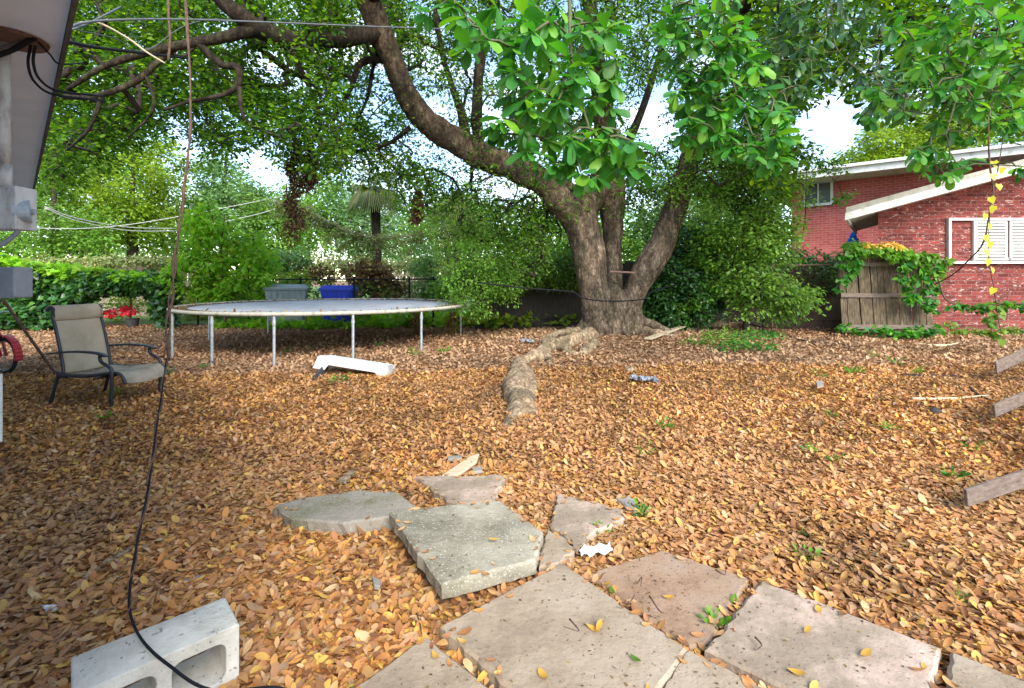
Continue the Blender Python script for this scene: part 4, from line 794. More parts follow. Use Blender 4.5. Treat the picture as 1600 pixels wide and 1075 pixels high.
limbs = [
 LP([(592, 52, 7.8, 0.125), (520, 60, 7.1, 0.133), (450, 62, 6.5, 0.129), (400, 42, 6.2, 0.117), (360, 12, 6.0, 0.101), (310, -40, 5.9, 0.078)]),
 LP([(405, 45, 6.2, .09), (340, 60, 6.0, .065), (285, 70, 5.9, .055), (230, 82, 5.8, .045), (160, 105, 5.8, .035), (105, 140, 5.8, .025)]),
 LP([(310, 68, 5.95, .045), (345, 100, 6.0, .045), (370, 105, 6, .04), (373, 130, 6, .035), (350, 148, 6, .03), (300, 158, 6, .022), (255, 172, 6, .014)]),
 LP([(270, 74, 5.9, .045), (215, 125, 5.85, .035), (150, 150, 5.8, .035), (100, 152, 5.8, .025)]),
 LP([(160, 148, 5.8, .028), (140, 200, 5.8, .02), (105, 235, 5.9, .012)]),
 LP([(373, 135, 6, .03), (385, 190, 6.1, .02), (440, 215, 6.4, .014)]), LP([(230, 120, 5.85, .022), (240, 170, 5.9, .016), (200, 215, 6, .01)]), LP([(450, 62, 6.5, .05), (470, 110, 6.6, .035), (500, 150, 6.9, .02), (490, 200, 7, .012)]),
 LP([(748, 235, 8.8, .11), (745, 170, 8.8, .10), (750, 100, 8.8, .09), (758, 50, 8.8, .07), (775, -20, 8.8, .06)]),
 LP([(732, 232, 8.8, .10), (722, 180, 8.9, .085), (708, 140, 9.1, .06), (690, 80, 9.4, .05), (680, 10, 9.6, .04)]),
 LP([(825, 270, 9.0, .07), (822, 235, 9.2, .05), (840, 180, 9.4, .04), (850, 100, 9.6, .03)]),
 LP([(612, 95, 8.0, .05), (570, 95, 8.1, .06), (556, 115, 8.1, .05), (545, 145, 8.2, .04), (520, 190, 8.4, .03)]),
 LP([(598, 60, 8, .05), (582, 110, 8.4, .035), (575, 150, 8.6, .03), (560, 185, 8.8, .02)]),
 LP([(640, 200, 8.5, .05), (605, 225, 8.8, .035), (560, 235, 9.2, .025), (500, 225, 9.6, .02)]),
 LP([(400, 70, 7.3, .05), (450, 110, 7.6, .045), (480, 130, 7.8, .035), (500, 200, 8.2, .025), (470, 240, 8.3, .02)]),
 LP([(1097, 190, 9, .11), (1170, 130, 8.7, .10), (1270, 85, 8.3, .08), (1390, 60, 7.8, .06), (1520, 40, 7.2, .04)]),
 LP([(1075, 270, 9.15, .08), (1110, 230, 9.2, .06), (1160, 220, 9.3, .05), (1230, 240, 9.3, .03)]),
 LP([(955, 285, 9.8, .1), (1000, 180, 10.2, .08), (1040, 60, 10.4, .06), (1080, -40, 10.4, .05)]),
 LP([(575, 0, 7.6, .14), (640, -120, 6.5, .12), (760, -240, 5.0, .09), (900, -260, 3.8, .06), (1000, -200, 3.2, .04)]),
 LP([(1158, 20, 8.5, .09), (1240, -90, 7, .08), (1330, -160, 5.6, .06), (1450, -120, 4.6, .04), (1560, -60, 4.2, .03)]),
 LP([(575, 0, 7.6, .14), (480, -130, 7.0, .1), (350, -180, 6.6, .07), (200, -200, 6.3, .05)])]
def remeshed(name, tubes, voxel, mtl, root, amp=.02, fr=9, seed=3):
    mb = MB()
    for rows, sg in tubes:
        p, r_ = spl(rows, 6); mb.tube(p, r_, sg)
    v, f = mb.arr(); o = mk('tmp', v, f, None, None); m_ = o.modifiers.new('r', 'REMESH'); m_.mode = 'VOXEL'; m_.voxel_size = voxel
    s_ = o.modifiers.new('s', 'SMOOTH'); s_.iterations = 5; s_.factor = .6
    dg = bpy.context.evaluated_depsgraph_get(); ev = o.evaluated_get(dg); me = bpy.data.meshes.new_from_object(ev); bpy.data.objects.remove(o)
    n = len(me.vertices); co = np.zeros(n * 3, np.float32); me.vertices.foreach_get('co', co); co = co.reshape(-1, 3); no = np.zeros(n * 3, np.float32)
    me.vertices.foreach_get('normal', no); no = no.reshape(-1, 3); x, y, z = co.T
    dsp = np.sin(x * fr + 1.7 * np.sin(z * 3.1)) * np.cos(y * fr * 1.1 + z * 1.4) + .6 * np.sin(x * fr * 2.3 + z * 2.2 + y * 5) * np.cos(z * fr * .9 + x * 7) + .35 * np.sin(z * 21 + 9 * x) * np.sin(x * 33 + y * 29)
    co = co + no * (dsp * amp)[:, None]; base = np.array(root['base']) if root is not None else co.mean(0)
    me.vertices.foreach_set('co', (co - base).astype(np.float32).ravel()); me.materials.clear(); me.materials.append(mtl)
    me.polygons.foreach_set('use_smooth', [True] * len(me.polygons)); me.update()
    o = bpy.data.objects.new(name, me); COL.objects.link(o)
    if root is not None: o.parent = root
    else: o.location = tuple(base)
    return o
toes = []
for ax, ln_, r_ in [(-2.7, .4, .10), (-1.9, .25, .10), (-1.3, .25, .10), (-.7, .3, .10), (-.15, .9, .10), (3.2, .5, .13), (1.2, .8, .15), (2.2, .8, .15)]:
    c = np.array([1.98 + .28 * math.cos(ax), 9.42 + .15 * math.sin(ax)]); dv_ = np.array([math.cos(ax), math.sin(ax)]); rows = []
    for q, zz, rr in ((0, .5, r_ * .9), (.3, .26, r_ * .95), (.62, .16, r_ * .8), (1.0, .05, r_ * .55), (1.35, -.03, r_ * .35)):
        p = c + dv_ * (.08 + ln_ * q * .8); rows.append((p[0], p[1], float(g(*p)) + zz, rr))
    toes.append((rows, 10))
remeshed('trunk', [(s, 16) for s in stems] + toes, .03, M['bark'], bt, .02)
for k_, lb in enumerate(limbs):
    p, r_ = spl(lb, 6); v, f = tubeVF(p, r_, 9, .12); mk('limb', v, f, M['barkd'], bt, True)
# bracket boards nailed in the fork
mb = MB(); mb.bar(P(952, 424, 9.05), P(992, 426, 9.05), .14, .03); v, f = mb.arr(); single('fork_board', v, f, M['rust'], 'short dark board wedged in the fork of the big tree', 'board')
# root snaking to the camera
def gz_(px, py, dz, d=None): p = G(px, py, 0); return (p[0], p[1], float(g(p[0], p[1])) + dz)
def RR(rows): return [(*gz_(a_, b_, c_), r_) for a_, b_, c_, r_ in rows]
roots = [(RR([(925, 528, .05, .16), (902, 536, .06, .14), (884, 542, .06, .12), (868, 546, .05, .13), (852, 550, .03, .11), (842, 560, .04, .13), (834, 564, .05, .095), (824, 567, .05, .08), (815, 571, .05, .085), (811, 577, .05, .10), (811, 586, .07, .125), (813, 594, .05, .10), (809, 604, .07, .15), (805, 618, .04, .155), (808, 630, .02, .12), (812, 640, .0, .14), (803, 652, -.03, .085), (797, 662, -.03, .07), (793, 672, -.05, .055)]), 12),
 (RR([(822, 580, .03, .07), (826, 600, .03, .09), (824, 622, .0, .10), (826, 640, -.01, .09), (836, 650, -.04, .06), (850, 655, -.05, .03)]), 12),
 (RR([(866, 542, .12, .07), (880, 548, .05, .08), (896, 554, -.01, .08), (910, 553, -.03, .07)]), 10),
 (RR([(852, 550, .06, .08), (858, 562, .0, .06), (861, 574, -.04, .05)]), 10), (RR([(905, 530, .14, .09), (885, 533, .17, .07), (862, 538, .15, .06), (846, 548, .08, .06)]), 10),
 (RR([(930, 540, .03, .09), (918, 548, .01, .10), (905, 556, -.02, .08)]), 10),
 (RR([(990, 520, .05, .12), (1015, 524, .06, .10), (1045, 527, .01, .07), (1062, 530, -.03, .04)]), 10)]
o = remeshed('surface_root', roots, .02, M['root'], bt, .02, 14)
for lb in [[(865, 655, -.005, .03), (880, 662, 0, .028), (888, 668, -.02, .018)]]:
    v, f = tubeVF(*spl(RR(lb), 6), 8, .2); mk('surface_root', v, f, M['root'], bt, True)
# cable round the trunk
mb = MB(); w1 = [P(745, 441, 8.7), P(820, 450, 8.75), P(893, 456, 8.9), P(908, 465, 8.85), P(940, 470, 8.83), P(980, 470, 8.9), P(1010, 466, 9.0), P(1020, 455, 9.2), P(1080, 440, 9.8), P(1150, 430, 10.4)]
mb.tube(cr_spline(w1, 6), .013, 6); v, f = mb.arr(); single('trunk_cable', v, f, M['cable'], 'black cable tied round the big trunk and stretched to the left', 'cable', None, True)
# ---------------------------------------------------------------- crown
prof_x = [0, 60, 90, 140, 180, 215, 260, 300, 345, 400, 440, 500, 560, 610, 650, 700, 740, 800, 860, 900, 1000, 1060, 1110, 1160, 1200, 1240, 1262, 1310, 1340, 1380, 1440, 1500, 1700]
prof_y = [310, 320, 305, 265, 250, 215, 195, 215, 245, 225, 255, 285, 270, 290, 320, 330, 345, 380, 400, 330, 330, 320, 300, 330, 300, 270, 165, 150, 170, 178, 190, 205, 205]
holes = [(1292, 195, 58, 38), (1385, 80, 24, 26), (1012, 190, 22, 40), (1022, 155, 12, 30), (350, 55, 26, 12), (408, 88, 15, 16), (586, 98, 11, 9), (705, 42, 26, 10), (1308, 45, 12, 14), (310, 245, 16, 14), (585, 175, 14, 16), (455, 22, 10, 8), (600, 130, 10, 14), (255, 175, 12, 9), (440, 110, 12, 12), (160, 125, 9, 8), (1185, 300, 10, 9), (1050, 145, 10, 16), (340, 170, 12, 10), (210, 60, 12, 8), (760, 180, 10, 12)]
def crown_pts(n, x0, x1, y0, y1, d0, d1, prof=True, seed=5, hole=True, ext=1.0):
    rg = np.random.default_rng(seed); px = rg.uniform(x0, x1, n); py = rg.uniform(y0, y1, n); d = rg.uniform(d0, d1, n) ** 1.0
    ok = np.ones(n, bool)
    if prof: ok &= py < np.interp(px, prof_x, prof_y) + 12 * np.sin(px * .13) + rg.normal(0, 6, n) - 8
    if hole:
        for a_, b_, c_, e_ in holes: ok &= ((px - a_) / (c_ + 7)) ** 2 + ((py - b_) / (e_ + 7)) ** 2 > 1
    # ragged thinning: low frequency gaps
    q = np.sin(px * .045 + 1.3 * np.sin(py * .05)) * np.cos(py * .06 + px * .017); ok &= rg.uniform(0, 1, n) < .80 + .2 * q
    px, py, d = px[ok], py[ok], d[ok]
    return np.stack([(px - 800) / F * d, d, CH + (HZ - py) / F * d], 1)
limbpts = np.vstack([spl(l_, 5)[0] for l_ in limbs + stems[:3]])
limbpts_hi = limbpts[limbpts[:, 2] > 2.2]
cA = crown_pts(2900, 55, 640, -60, 340, 6.2, 11.5, seed=5)
cA = cA[(cA[:, 0] / cA[:, 1] * F + 800 < 540) | (cA[:, 1] > 8.7)]
cB = crown_pts(1800, 560, 1265, -60, 400, 8.2, 12.5, seed=6)
cC = crown_pts(1000, 1180, 1640, -60, 300, 6.5, 9.5, seed=8)
cShade = crown_pts(150, 350, 1350, -520, -90, 6.0, 8.4, prof=False, hole=False, seed=9)  # unseen clumps above the frame, added to shade the upper limb
allc = np.vstack([cA, cB, cC, cShade])
v, f = grow(limbpts_hi[::2], allc, .045); kind(mk('twigs', v, f, M['twig'], bt, True), 'stuff')
def crown(name, cs, per, r, size, mt, tm=SM, seed=1, droop=.2, root=None):
    v, f = clumps(cs, r, per, tm, size, droop, np.random.default_rng(seed)); o = mk(name, v, f, mt, bt if root is None else root); return o
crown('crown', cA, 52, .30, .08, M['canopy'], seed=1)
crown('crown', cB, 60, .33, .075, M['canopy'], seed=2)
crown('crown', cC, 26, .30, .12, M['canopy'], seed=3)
crown('crown', cShade, 60, .42, .10, M['canopy'], seed=4)  # the added shading clumps, out of view
# dense lit fringe drooping behind the limb and beside the trunk
def region(polys, seed=1):
    out = []
    rg = np.random.default_rng(seed)
    for (cx, cy, rx, ry, d0, d1, n) in polys:
        a_ = rg.uniform(0, 2 * np.pi, n); q = np.sqrt(rg.uniform(0, 1, n)); px = cx + rx * q * np.cos(a_); py = cy + ry * q * np.sin(a_); d = rg.uniform(d0, d1, n)
        out.append(np.stack([(px - 800) / F * d, d, CH + (HZ - py) / F * d], 1))
    return np.vstack(out)
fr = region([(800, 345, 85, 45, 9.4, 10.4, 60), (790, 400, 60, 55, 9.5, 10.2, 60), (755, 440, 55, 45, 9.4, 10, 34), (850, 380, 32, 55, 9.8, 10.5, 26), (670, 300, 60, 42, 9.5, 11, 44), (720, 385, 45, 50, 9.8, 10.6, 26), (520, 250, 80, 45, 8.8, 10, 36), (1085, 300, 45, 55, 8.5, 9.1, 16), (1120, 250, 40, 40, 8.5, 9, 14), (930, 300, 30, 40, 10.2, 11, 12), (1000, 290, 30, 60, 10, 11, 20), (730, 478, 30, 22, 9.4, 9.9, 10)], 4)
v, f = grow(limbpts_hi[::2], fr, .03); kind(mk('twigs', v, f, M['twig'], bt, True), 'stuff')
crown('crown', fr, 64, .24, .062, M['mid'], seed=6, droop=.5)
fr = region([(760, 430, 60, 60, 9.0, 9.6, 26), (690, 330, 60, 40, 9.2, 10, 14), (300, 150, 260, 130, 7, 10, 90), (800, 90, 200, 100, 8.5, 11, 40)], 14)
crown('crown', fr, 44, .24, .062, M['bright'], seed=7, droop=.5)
# ---------------------------------------------------------------- near drooping branches with big obovate leaves
def rosettes(cs, axes, per, size, seed=1, nlay=1):
    rg = np.random.default_rng(seed); n = len(cs) * per; c = np.repeat(cs, per, 0); ax = np.repeat(axes, per, 0); ax /= np.linalg.norm(ax, axis=1, keepdims=True)
    u = np.cross(ax, [0.3, .5, .8]); u /= np.linalg.norm(u, axis=1, keepdims=True); w_ = np.cross(ax, u)
    a_ = np.tile(np.arange(per) * 2.4, len(cs)) + np.repeat(rg.uniform(0, 6, len(cs)), per) + rg.normal(0, .2, n)
    rad = u * np.cos(a_)[:, None] + w_ * np.sin(a_)[:, None]; k = np.tile(np.linspace(.1, .9, per), len(cs))
    d = rad * (1.15 - .6 * k)[:, None] + ax * (.15 + .8 * k)[:, None] + np.array([0, 0, -.28]); p = c + ax * (k * .03 * size / .1)[:, None]
    # leaf upper side faces against the axis (outwards)
    X = d / np.linalg.norm(d, axis=1, keepdims=True); up = -ax * .2 + np.array([0, -.35, 1.0]) + rad * -.2 + rg.normal(0, .3, (n, 3)); Y = np.cross(up, X); Y /= np.linalg.norm(Y, axis=1, keepdims=True); Z = np.cross(X, Y)
    return p, np.stack([X, Y, Z], 2), size * rg.uniform(.42, 1.28, n) * (1.1 - .35 * k)
def near_branch(name, polys, size, per, seed, mt, hub, k=3):
    cs = region(polys, seed); rg = np.random.default_rng(seed + 50); 
    # keep rosettes apart
    keep = []
    for i in range(len(cs)):
        if all(np.linalg.norm(cs[i] - cs[j]) > size * .72 for j in keep): keep.append(i)
    cs = cs[keep]; root = bt
    hubp = spl([(*h, .02) for h in hub], 8)[0]
    v, f = tubeVF(hubp, np.linspace(.014, .006, len(hubp)), 6, .1); f = np.array([q for q in f if len(q) == 4]); v2, f2 = grow(hubp, cs, .006, 3, .06, 5); v, f = cat([(v, f), (v2, f2)])
    mk(name, v, f, M['gtwig'], root, True)
    hc = hubp[len(hubp) // 2]; ax = (cs - hc) / np.linalg.norm(cs - hc, axis=1, keepdims=True) + rg.normal(0, .35, cs.shape) + np.array([0, -.35, -.25])
    p, ro, sz = rosettes(cs, ax, per, size, seed); half = rg.uniform(0, 1, len(p)) < .5
    t1_, t2_ = big_leaf(.10, .25), big_leaf(.22, .21)
    v, f = cat([scatter(t1_, p[half], ro[half], sz[half]), scatter(t2_, p[~half], ro[~half], sz[~half])])
    mk('leaves', v, f, mt, root, True)
near_branch('drooping_branch', [(880, 110, 88, 115, 2.1, 2.7, 95), (925, 225, 70, 50, 2.1, 2.6, 26), (850, 205, 50, 35, 2.2, 2.5, 10), (985, 245, 32, 14, 2.1, 2.3, 5), (775, 40, 70, 40, 2.2, 2.8, 20), (690, 8, 45, 12, 2.3, 2.6, 5), (875, 268, 24, 18, 2.1, 2.3, 4), (775, 195, 18, 14, 2.2, 2.5, 3)], .114, 9, 31, M['near'], [P(880, -260, 2.9), P(890, -120, 2.7), P(890, 0, 2.5), P(895, 110, 2.4), P(920, 200, 2.35)])
near_branch('drooping_branch', [(1110, 80, 75, 95, 3.0, 3.7, 84), (1160, 185, 75, 55, 3.0, 3.6, 46), (1105, 190, 45, 30, 3.0, 3.3, 12), (1205, 240, 38, 30, 3.0, 3.4, 10), (1060, 60, 30, 60, 3.1, 3.5, 10)], .114, 9, 32, M['near'], [P(1110, -240, 3.9), P(1120, -120, 3.6), P(1125, 0, 3.4), P(1140, 110, 3.3), P(1175, 210, 3.2)])
near_branch('drooping_branch', [(1520, 70, 110, 85, 3.2, 4.2, 80), (1440, 50, 60, 40, 3.4, 4.2, 18), (1570, 150, 50, 50, 3.4, 4.4, 22), (1470, 245, 42, 28, 3.6, 4.2, 18), (1455, 125, 32, 26, 3.2, 3.5, 6), (1380, 150, 45, 40, 4.2, 4.8, 16), (1500, 175, 40, 40, 3.8, 4.4, 14), (1592, 262, 12, 10, 3.2, 3.6, 2)], .118, 8, 33, M['near'], [P(1560, -160, 4.4), P(1540, -60, 4.2), P(1520, 40, 4.0), P(1500, 130, 3.9), P(1478, 210, 3.8)])
near_branch('drooping_branch', [(1300, 60, 90, 70, 5.2, 6.5, 50), (1230, 110, 50, 70, 5, 6, 34), (1400, 140, 70, 40, 5, 6.2, 30), (1290, 10, 80, 25, 5, 6, 20)], .15, 8, 34, M['hedge'], [P(1290, -200, 6.2), P(1290, -80, 6), P(1300, 20, 5.8), P(1310, 80, 5.6), P(1370, 130, 5.5)])
# ================================================================ OTHER TREES AND SHRUBS
def tree(px, base_py, d, crowns, mt, label, leaf=.12, per=40, ncl=90, tr=.16, name='tree', cat_='tree', grp='trees beyond the fences', tm=SM, seed=1, cr_=.45, droop=.25, trunk_mt='twig', lean=0, maxr=.06):
    b_ = P(px, HZ, d); b_[2] = float(g(b_[0], b_[1])); rt = thing(name, b_, label, cat_, grp); cs = []; rg = np.random.default_rng(seed)
    tot = sum(c[2] * c[3] for c in crowns)
    for (cx, cy, rx, ry, dd) in crowns:
        c = P(cx, cy, d + dd); cs.append(ellipsoid_pts(c, (rx / F * d, min(rx, ry * 1.3) / F * d, ry / F * d), max(4, int(ncl * rx * ry / tot)), .35, rg))
    cs = np.vstack(cs); cs = cs[cs[:, 2] > .15]; top = cs.mean(0)
    tk = cr_spline([(*b_, tr), (b_[0] + (top[0] - b_[0]) * .2, b_[1] + (top[1] - b_[1]) * .4, b_[2] + (top[2] - b_[2]) * .45, tr * .8), (*top, tr * .45), (top[0] + .1, top[1], cs[:, 2].max() * .8 + top[2] * .2, tr * .2)], 6)
    v1, f1 = tubeVF(tk[:, :3], np.maximum(tk[:, 3], .01), 8, .1); v2, f2 = grow(tk[6:, :3], cs, min(maxr, tr * .5)); v, f = cat([(v1, np.array([q for q in f1 if len(q) == 4])), (v2, f2)]); mk('trunk', v, f, M[trunk_mt], rt, True)
    v, f = clumps(cs, cr_, per, tm, leaf, droop, rg); mk('crown', v, f, M[mt], rt)
    return rt
T = tree
T(205, 430, 22, [(200, 300, 75, 75, 0), (250, 255, 45, 45, 1), (160, 340, 70, 45, 0), (235, 345, 55, 45, 1)], 'yellowgreen', 'sunlit yellow-green round tree beyond the left hedge', .17, 46, 330, .3, seed=41, cr_=.55)
T(90, 430, 19, [(100, 360, 65, 45, 0), (60, 300, 50, 60, 1), (130, 385, 50, 25, 0)], 'mid', 'mid green tree right behind the left hedge near the eave', .15, 42, 200, .25, seed=42, cr_=.5)
T(170, 430, 27, [(170, 250, 90, 60, 0), (100, 270, 90, 80, 0), (280, 380, 60, 35, 0)], 'mid', 'taller green tree standing behind the yellow-green one', .22, 42, 220, .3, seed=43, cr_=.7)
T(350, 430, 26, [(345, 285, 45, 50, 0), (375, 330, 55, 50, -1), (320, 345, 45, 45, 0)], 'blue', 'grey-green tree right of the yellow-green one, above the sapling', .2, 42, 260, .3, seed=44, cr_=.6)
T(440, 430, 24, [(430, 360, 60, 50, 0), (470, 330, 55, 50, 1), (410, 400, 40, 25, 0)], 'mid', 'leafy tree behind the grey bin', .18, 42, 220, .2, seed=45, cr_=.55)
T(560, 430, 27, [(560, 350, 60, 50, 0), (610, 365, 60, 40, 0), (520, 320, 40, 40, 0)], 'blue', 'grey-green tree behind the blue bin', .2, 42, 230, .2, seed=46, cr_=.6)
T(690, 430, 25, [(690, 360, 60, 45, 0), (730, 340, 50, 60, 0), (770, 390, 50, 45, 0)], 'mid', 'green tree far behind the right end of the trampoline', .18, 42, 230, .2, seed=47, cr_=.55)
T(850, 430, 22, [(850, 375, 60, 50, 0), (930, 380, 50, 50, 0), (1010, 375, 50, 50, 0)], 'mid', 'green tree seen behind the three stems of the big tree', .17, 40, 260, .25, seed=48, cr_=.5)
T(1120, 430, 20, [(1120, 330, 75, 80, 0), (1040, 330, 50, 70, 1), (1180, 370, 50, 60, 0)], 'blue', 'tall tree behind the big shrub right of the trunk', .16, 44, 330, .25, seed=49, cr_=.5)
T(1410, 430, 24, [(1410, 225, 70, 42, 0), (1370, 250, 50, 25, 0), (1470, 215, 50, 40, 0), (1330, 262, 30, 20, 0)], 'yellowgreen', 'light green tree rising above the brick houses', .17, 46, 300, .25, seed=50, cr_=.5)
T(1500, 430, 27, [(1480, 190, 90, 60, 0), (1560, 180, 80, 70, 0), (1620, 160, 60, 80, 0)], 'mid', 'darker green tree rising above the roof at the right', .2, 42, 260, .25, seed=57, cr_=.6)
# far background trees closing the horizon
for i, (px, py, rx, ry, d, mt) in enumerate([(20, 340, 110, 80, 42, 'mid'), (260, 340, 110, 75, 44, 'blue'), (480, 350, 110, 65, 46, 'mid'), (680, 360, 110, 60, 44, 'blue'), (900, 360, 110, 60, 42, 'mid'), (1100, 350, 110, 70, 42, 'mid')]):
    T(px, 430, d, [(px, py, rx, ry, 0), (px + 40, py + 40, rx, ry * .7, 1), (px - 50, py + 50, rx * .8, ry * .6, 0)], mt, ['far tree at the left edge behind the hedge', 'far tree behind the sapling', 'far tree above the two bins', 'far tree behind the palms', 'far tree directly behind the trunk', 'far tree left of the brick houses'][i], .4, 34, 170, .3, seed=60 + i, cr_=1.2, maxr=.1)
# sapling behind the trampoline
T(352, 470, 12.7, [(318, 345, 30, 36, 0), (335, 385, 48, 34, 0), (395, 400, 40, 32, .2), (300, 425, 32, 34, 0), (412, 425, 24, 24, 0), (340, 448, 60, 26, 0)], 'vivid', 'bright green young tree with drooping leaves behind the trampoline', .15, 26, 210, .05, name='sapling', grp=None, tm=SM, seed=51, cr_=.22, droop=.7, trunk_mt='vine', maxr=.02)
# shrubs right of the trunk
T(1085, 510, 10.2, [(1055, 440, 50, 60, 0), (1085, 475, 50, 40, 0), (1040, 480, 36, 40, -.2), (1090, 385, 45, 40, .2)], 'hedge', 'dense dark green shrub right of the big trunk', .085, 44, 330, .07, name='shrub', cat_='shrub', grp=None, seed=52, cr_=.2)
T(1165, 500, 9.5, [(1150, 290, 70, 60, .3), (1215, 285, 50, 36, 0), (1165, 370, 60, 50, 0), (1210, 360, 30, 50, -.3), (1185, 450, 55, 40, -.2), (1240, 468, 42, 14, -.4), (1120, 400, 40, 40, .2)], 'mid', 'tall leafy shrub with drooping bright tips in front of the chain link fence', .078, 50, 430, .06, name='shrub', cat_='shrub', grp=None, seed=53, cr_=.27, droop=.4)
T(1190, 510, 9.6, [(1298, 262, 24, 20, 0), (1318, 305, 10, 8, 0), (1265, 462, 24, 10, 0), (1215, 480, 40, 28, 0), (1250, 240, 30, 18, 0)], 'bright', 'sunlit light green spray of leaves at the outer edge of the tall shrub', .07, 34, 60, .02, name='shrub', cat_='shrub', grp=None, seed=54, cr_=.15, droop=.4)
T(1090, 515, 9.7, [(1090, 415, 26, 18, 0), (1110, 455, 30, 18, 0), (1075, 470, 20, 14, 0)], 'bright', 'light green sprig of leaves close to the right stem', .075, 32, 40, .015, name='shrub', cat_='shrub', grp=None, seed=55, cr_=.15, droop=.3)
T(590, 480, 14.6, [(575, 430, 34, 20, 0), (600, 450, 38, 16, 0)], 'dead', 'brown and yellow dying bush between the blue bin and the fence post', .16, 36, 60, .05, name='dying_bush', cat_='bush', grp=None, seed=56, cr_=.22)
T(735, 490, 12.2, [(735, 440, 40, 20, 0), (700, 455, 24, 18, 0), (765, 465, 25, 25, 0)], 'mid', 'low green bush on the chain link fence right of the trampoline', .08, 40, 110, .04, name='bush', cat_='bush', grp=None, seed=58, cr_=.2)
T(665, 470, 14, [(665, 420, 22, 40, 0), (680, 455, 22, 20, 0)], 'blue', 'narrow grey-green vine bush beside the fence post', .09, 40, 70, .03, name='bush', cat_='bush', grp=None, seed=59, cr_=.2)
T(455, 440, 17, [(455, 410, 26, 25, 0), (425, 418, 16, 18, 0)], 'blue', 'bluish round bush behind the grey bin', .12, 40, 60, .05, name='bush', cat_='bush', grp=None, seed=71, cr_=.25)
T(510, 445, 17, [(500, 430, 30, 14, 0)], 'dead', 'rust brown dry bush above the blue bin', .12, 34, 26, .03, name='dying_bush', cat_='bush', grp=None, seed=72, cr_=.22)
# palms
def palm(px, py, d, n, ln_, label, seed, droopk=1.0):
    b_ = P(px, HZ, d); b_[2] = 0; c = P(px, py, d); rt = thing('palm_tree', b_, label, 'palm tree', 'palms behind the fence'); rg = np.random.default_rng(seed)
    v, f = tubeVF([(b_[0], b_[1], 0), (b_[0] + .1, b_[1], c[2] * .5), (c[0], c[1], c[2])], [.2, .15, .17], 10, .12); mk('trunk', v, f, M['barkd'], rt, True)
    for q in range(n):
        az = rg.uniform(0, 6.28); el = rg.uniform(-.7, 1.1); dr = np.array([math.cos(az) * math.cos(el), math.sin(az) * math.cos(el), math.sin(el)])
        st_ = c + dr * ln_ * .45; nb_ = 34; sd_ = np.cross(dr, [0, 0, 1]); sd_ /= np.linalg.norm(sd_); a_ = np.linspace(-1.9, 1.9, nb_); V = []; Fq = []
        for i, aa in enumerate(a_):
            dd_ = dr * math.cos(aa) + sd_ * math.sin(aa); l_ = ln_ * (.75 - .1 * abs(aa)); wv_ = np.cross(dd_, [0, 0, 1.0]); wv_ = wv_ / np.linalg.norm(wv_) * .014
            p0_ = st_; p1_ = st_ + dd_ * l_ * .5 + np.array([0, 0, -.06]); p2_ = st_ + dd_ * l_ * .85 + np.array([0, 0, -.45 * droopk * ln_]); b0 = len(V)
            V += [p0_ - wv_, p0_ + wv_, p1_ - wv_ * 1.6, p1_ + wv_ * 1.6, p2_ - wv_ * .3, p2_ + wv_ * .3]; Fq += [[b0, b0 + 1, b0 + 3, b0 + 2], [b0 + 2, b0 + 3, b0 + 5, b0 + 4]]
        wv_ = np.array([0, 0, .015]); b0 = len(V); V += [c - wv_, c + wv_, st_ - wv_, st_ + wv_]; Fq += [[b0, b0 + 1, b0 + 3, b0 + 2]]
        o = mk('frond', V, np.array(Fq), M['palm'], rt)
palm(585, 292, 17, 20, 1.1, 'fan palm with straw coloured skirt behind the trampoline', 81)
palm(712, 330, 19, 16, 1.2, 'fan palm half hidden behind the drooping leaves near the trunk', 82)
palm(398, 312, 26, 14, 1.3, 'fan palm left of centre above the grey bin', 83)
# hanging dead vine clumps
for i, (px, y0, y1, wd_, d, lb) in enumerate([(459, 222, 368, 11, 8.5, 'long dark clump of dead leaves hanging on a vine left of centre'), (484, 232, 290, 8, 8.6, 'shorter dark dead leaf clump hanging right of the long one'), (652, 300, 345, 5, 9.5, 'small reddish dead leaf bundle hanging below the limb'), (652, 485, 520, 9, 11.6, None)]):
    if lb is None: continue
    n = 26; py = np.linspace(y0, y1, n); cs = np.array([P(px + 5 * math.sin(q * .7), q_, d) for q, q_ in enumerate(py)]); rg = np.random.default_rng(90 + i)
    rt = thing('hanging_dead_vine', cs[-1], lb, 'dead vine'); v, f = tubeVF(np.vstack([cs[0] + [0, 0, .5], cs]), .012, 5, .2); mk('stem', v, f, M['vine'], rt, True)
    v, f = clumps(cs, wd_ / F * d * (.5 + .9 * np.linspace(0, 1, n)), 75, SM, .055, .9, rg, 1.0); mk('dead_leaves', v, f, M['deadd'], rt)
# dry vine ropes sagging with pale growth in the background
for i, (pts, lb) in enumerate([([P(430, 315, 15), P(490, 335, 15.2), P(540, 360, 15.4), P(600, 372, 15.6), P(680, 362, 16), P(760, 350, 16)], 'long wire overgrown with pale dry creeper sagging behind the trampoline')]):
    p = cr_spline(pts, 14); rt = thing('creeper', p[0], lb, 'creeper'); v, f = tubeVF(p, .03, 6, .2); mk('stem', v, f, M['woodl'], rt, True)
    rg = np.random.default_rng(95); q = np.repeat(p, 3, 0) + rg.normal(0, .08, (len(p) * 3, 3)); q[:, 2] -= rg.uniform(0, .8, len(q)) ** 2; v, f = clumps(q, .16, 34, SM, .08, .8, rg); mk('leaves', v, f, M['pale'], rt)
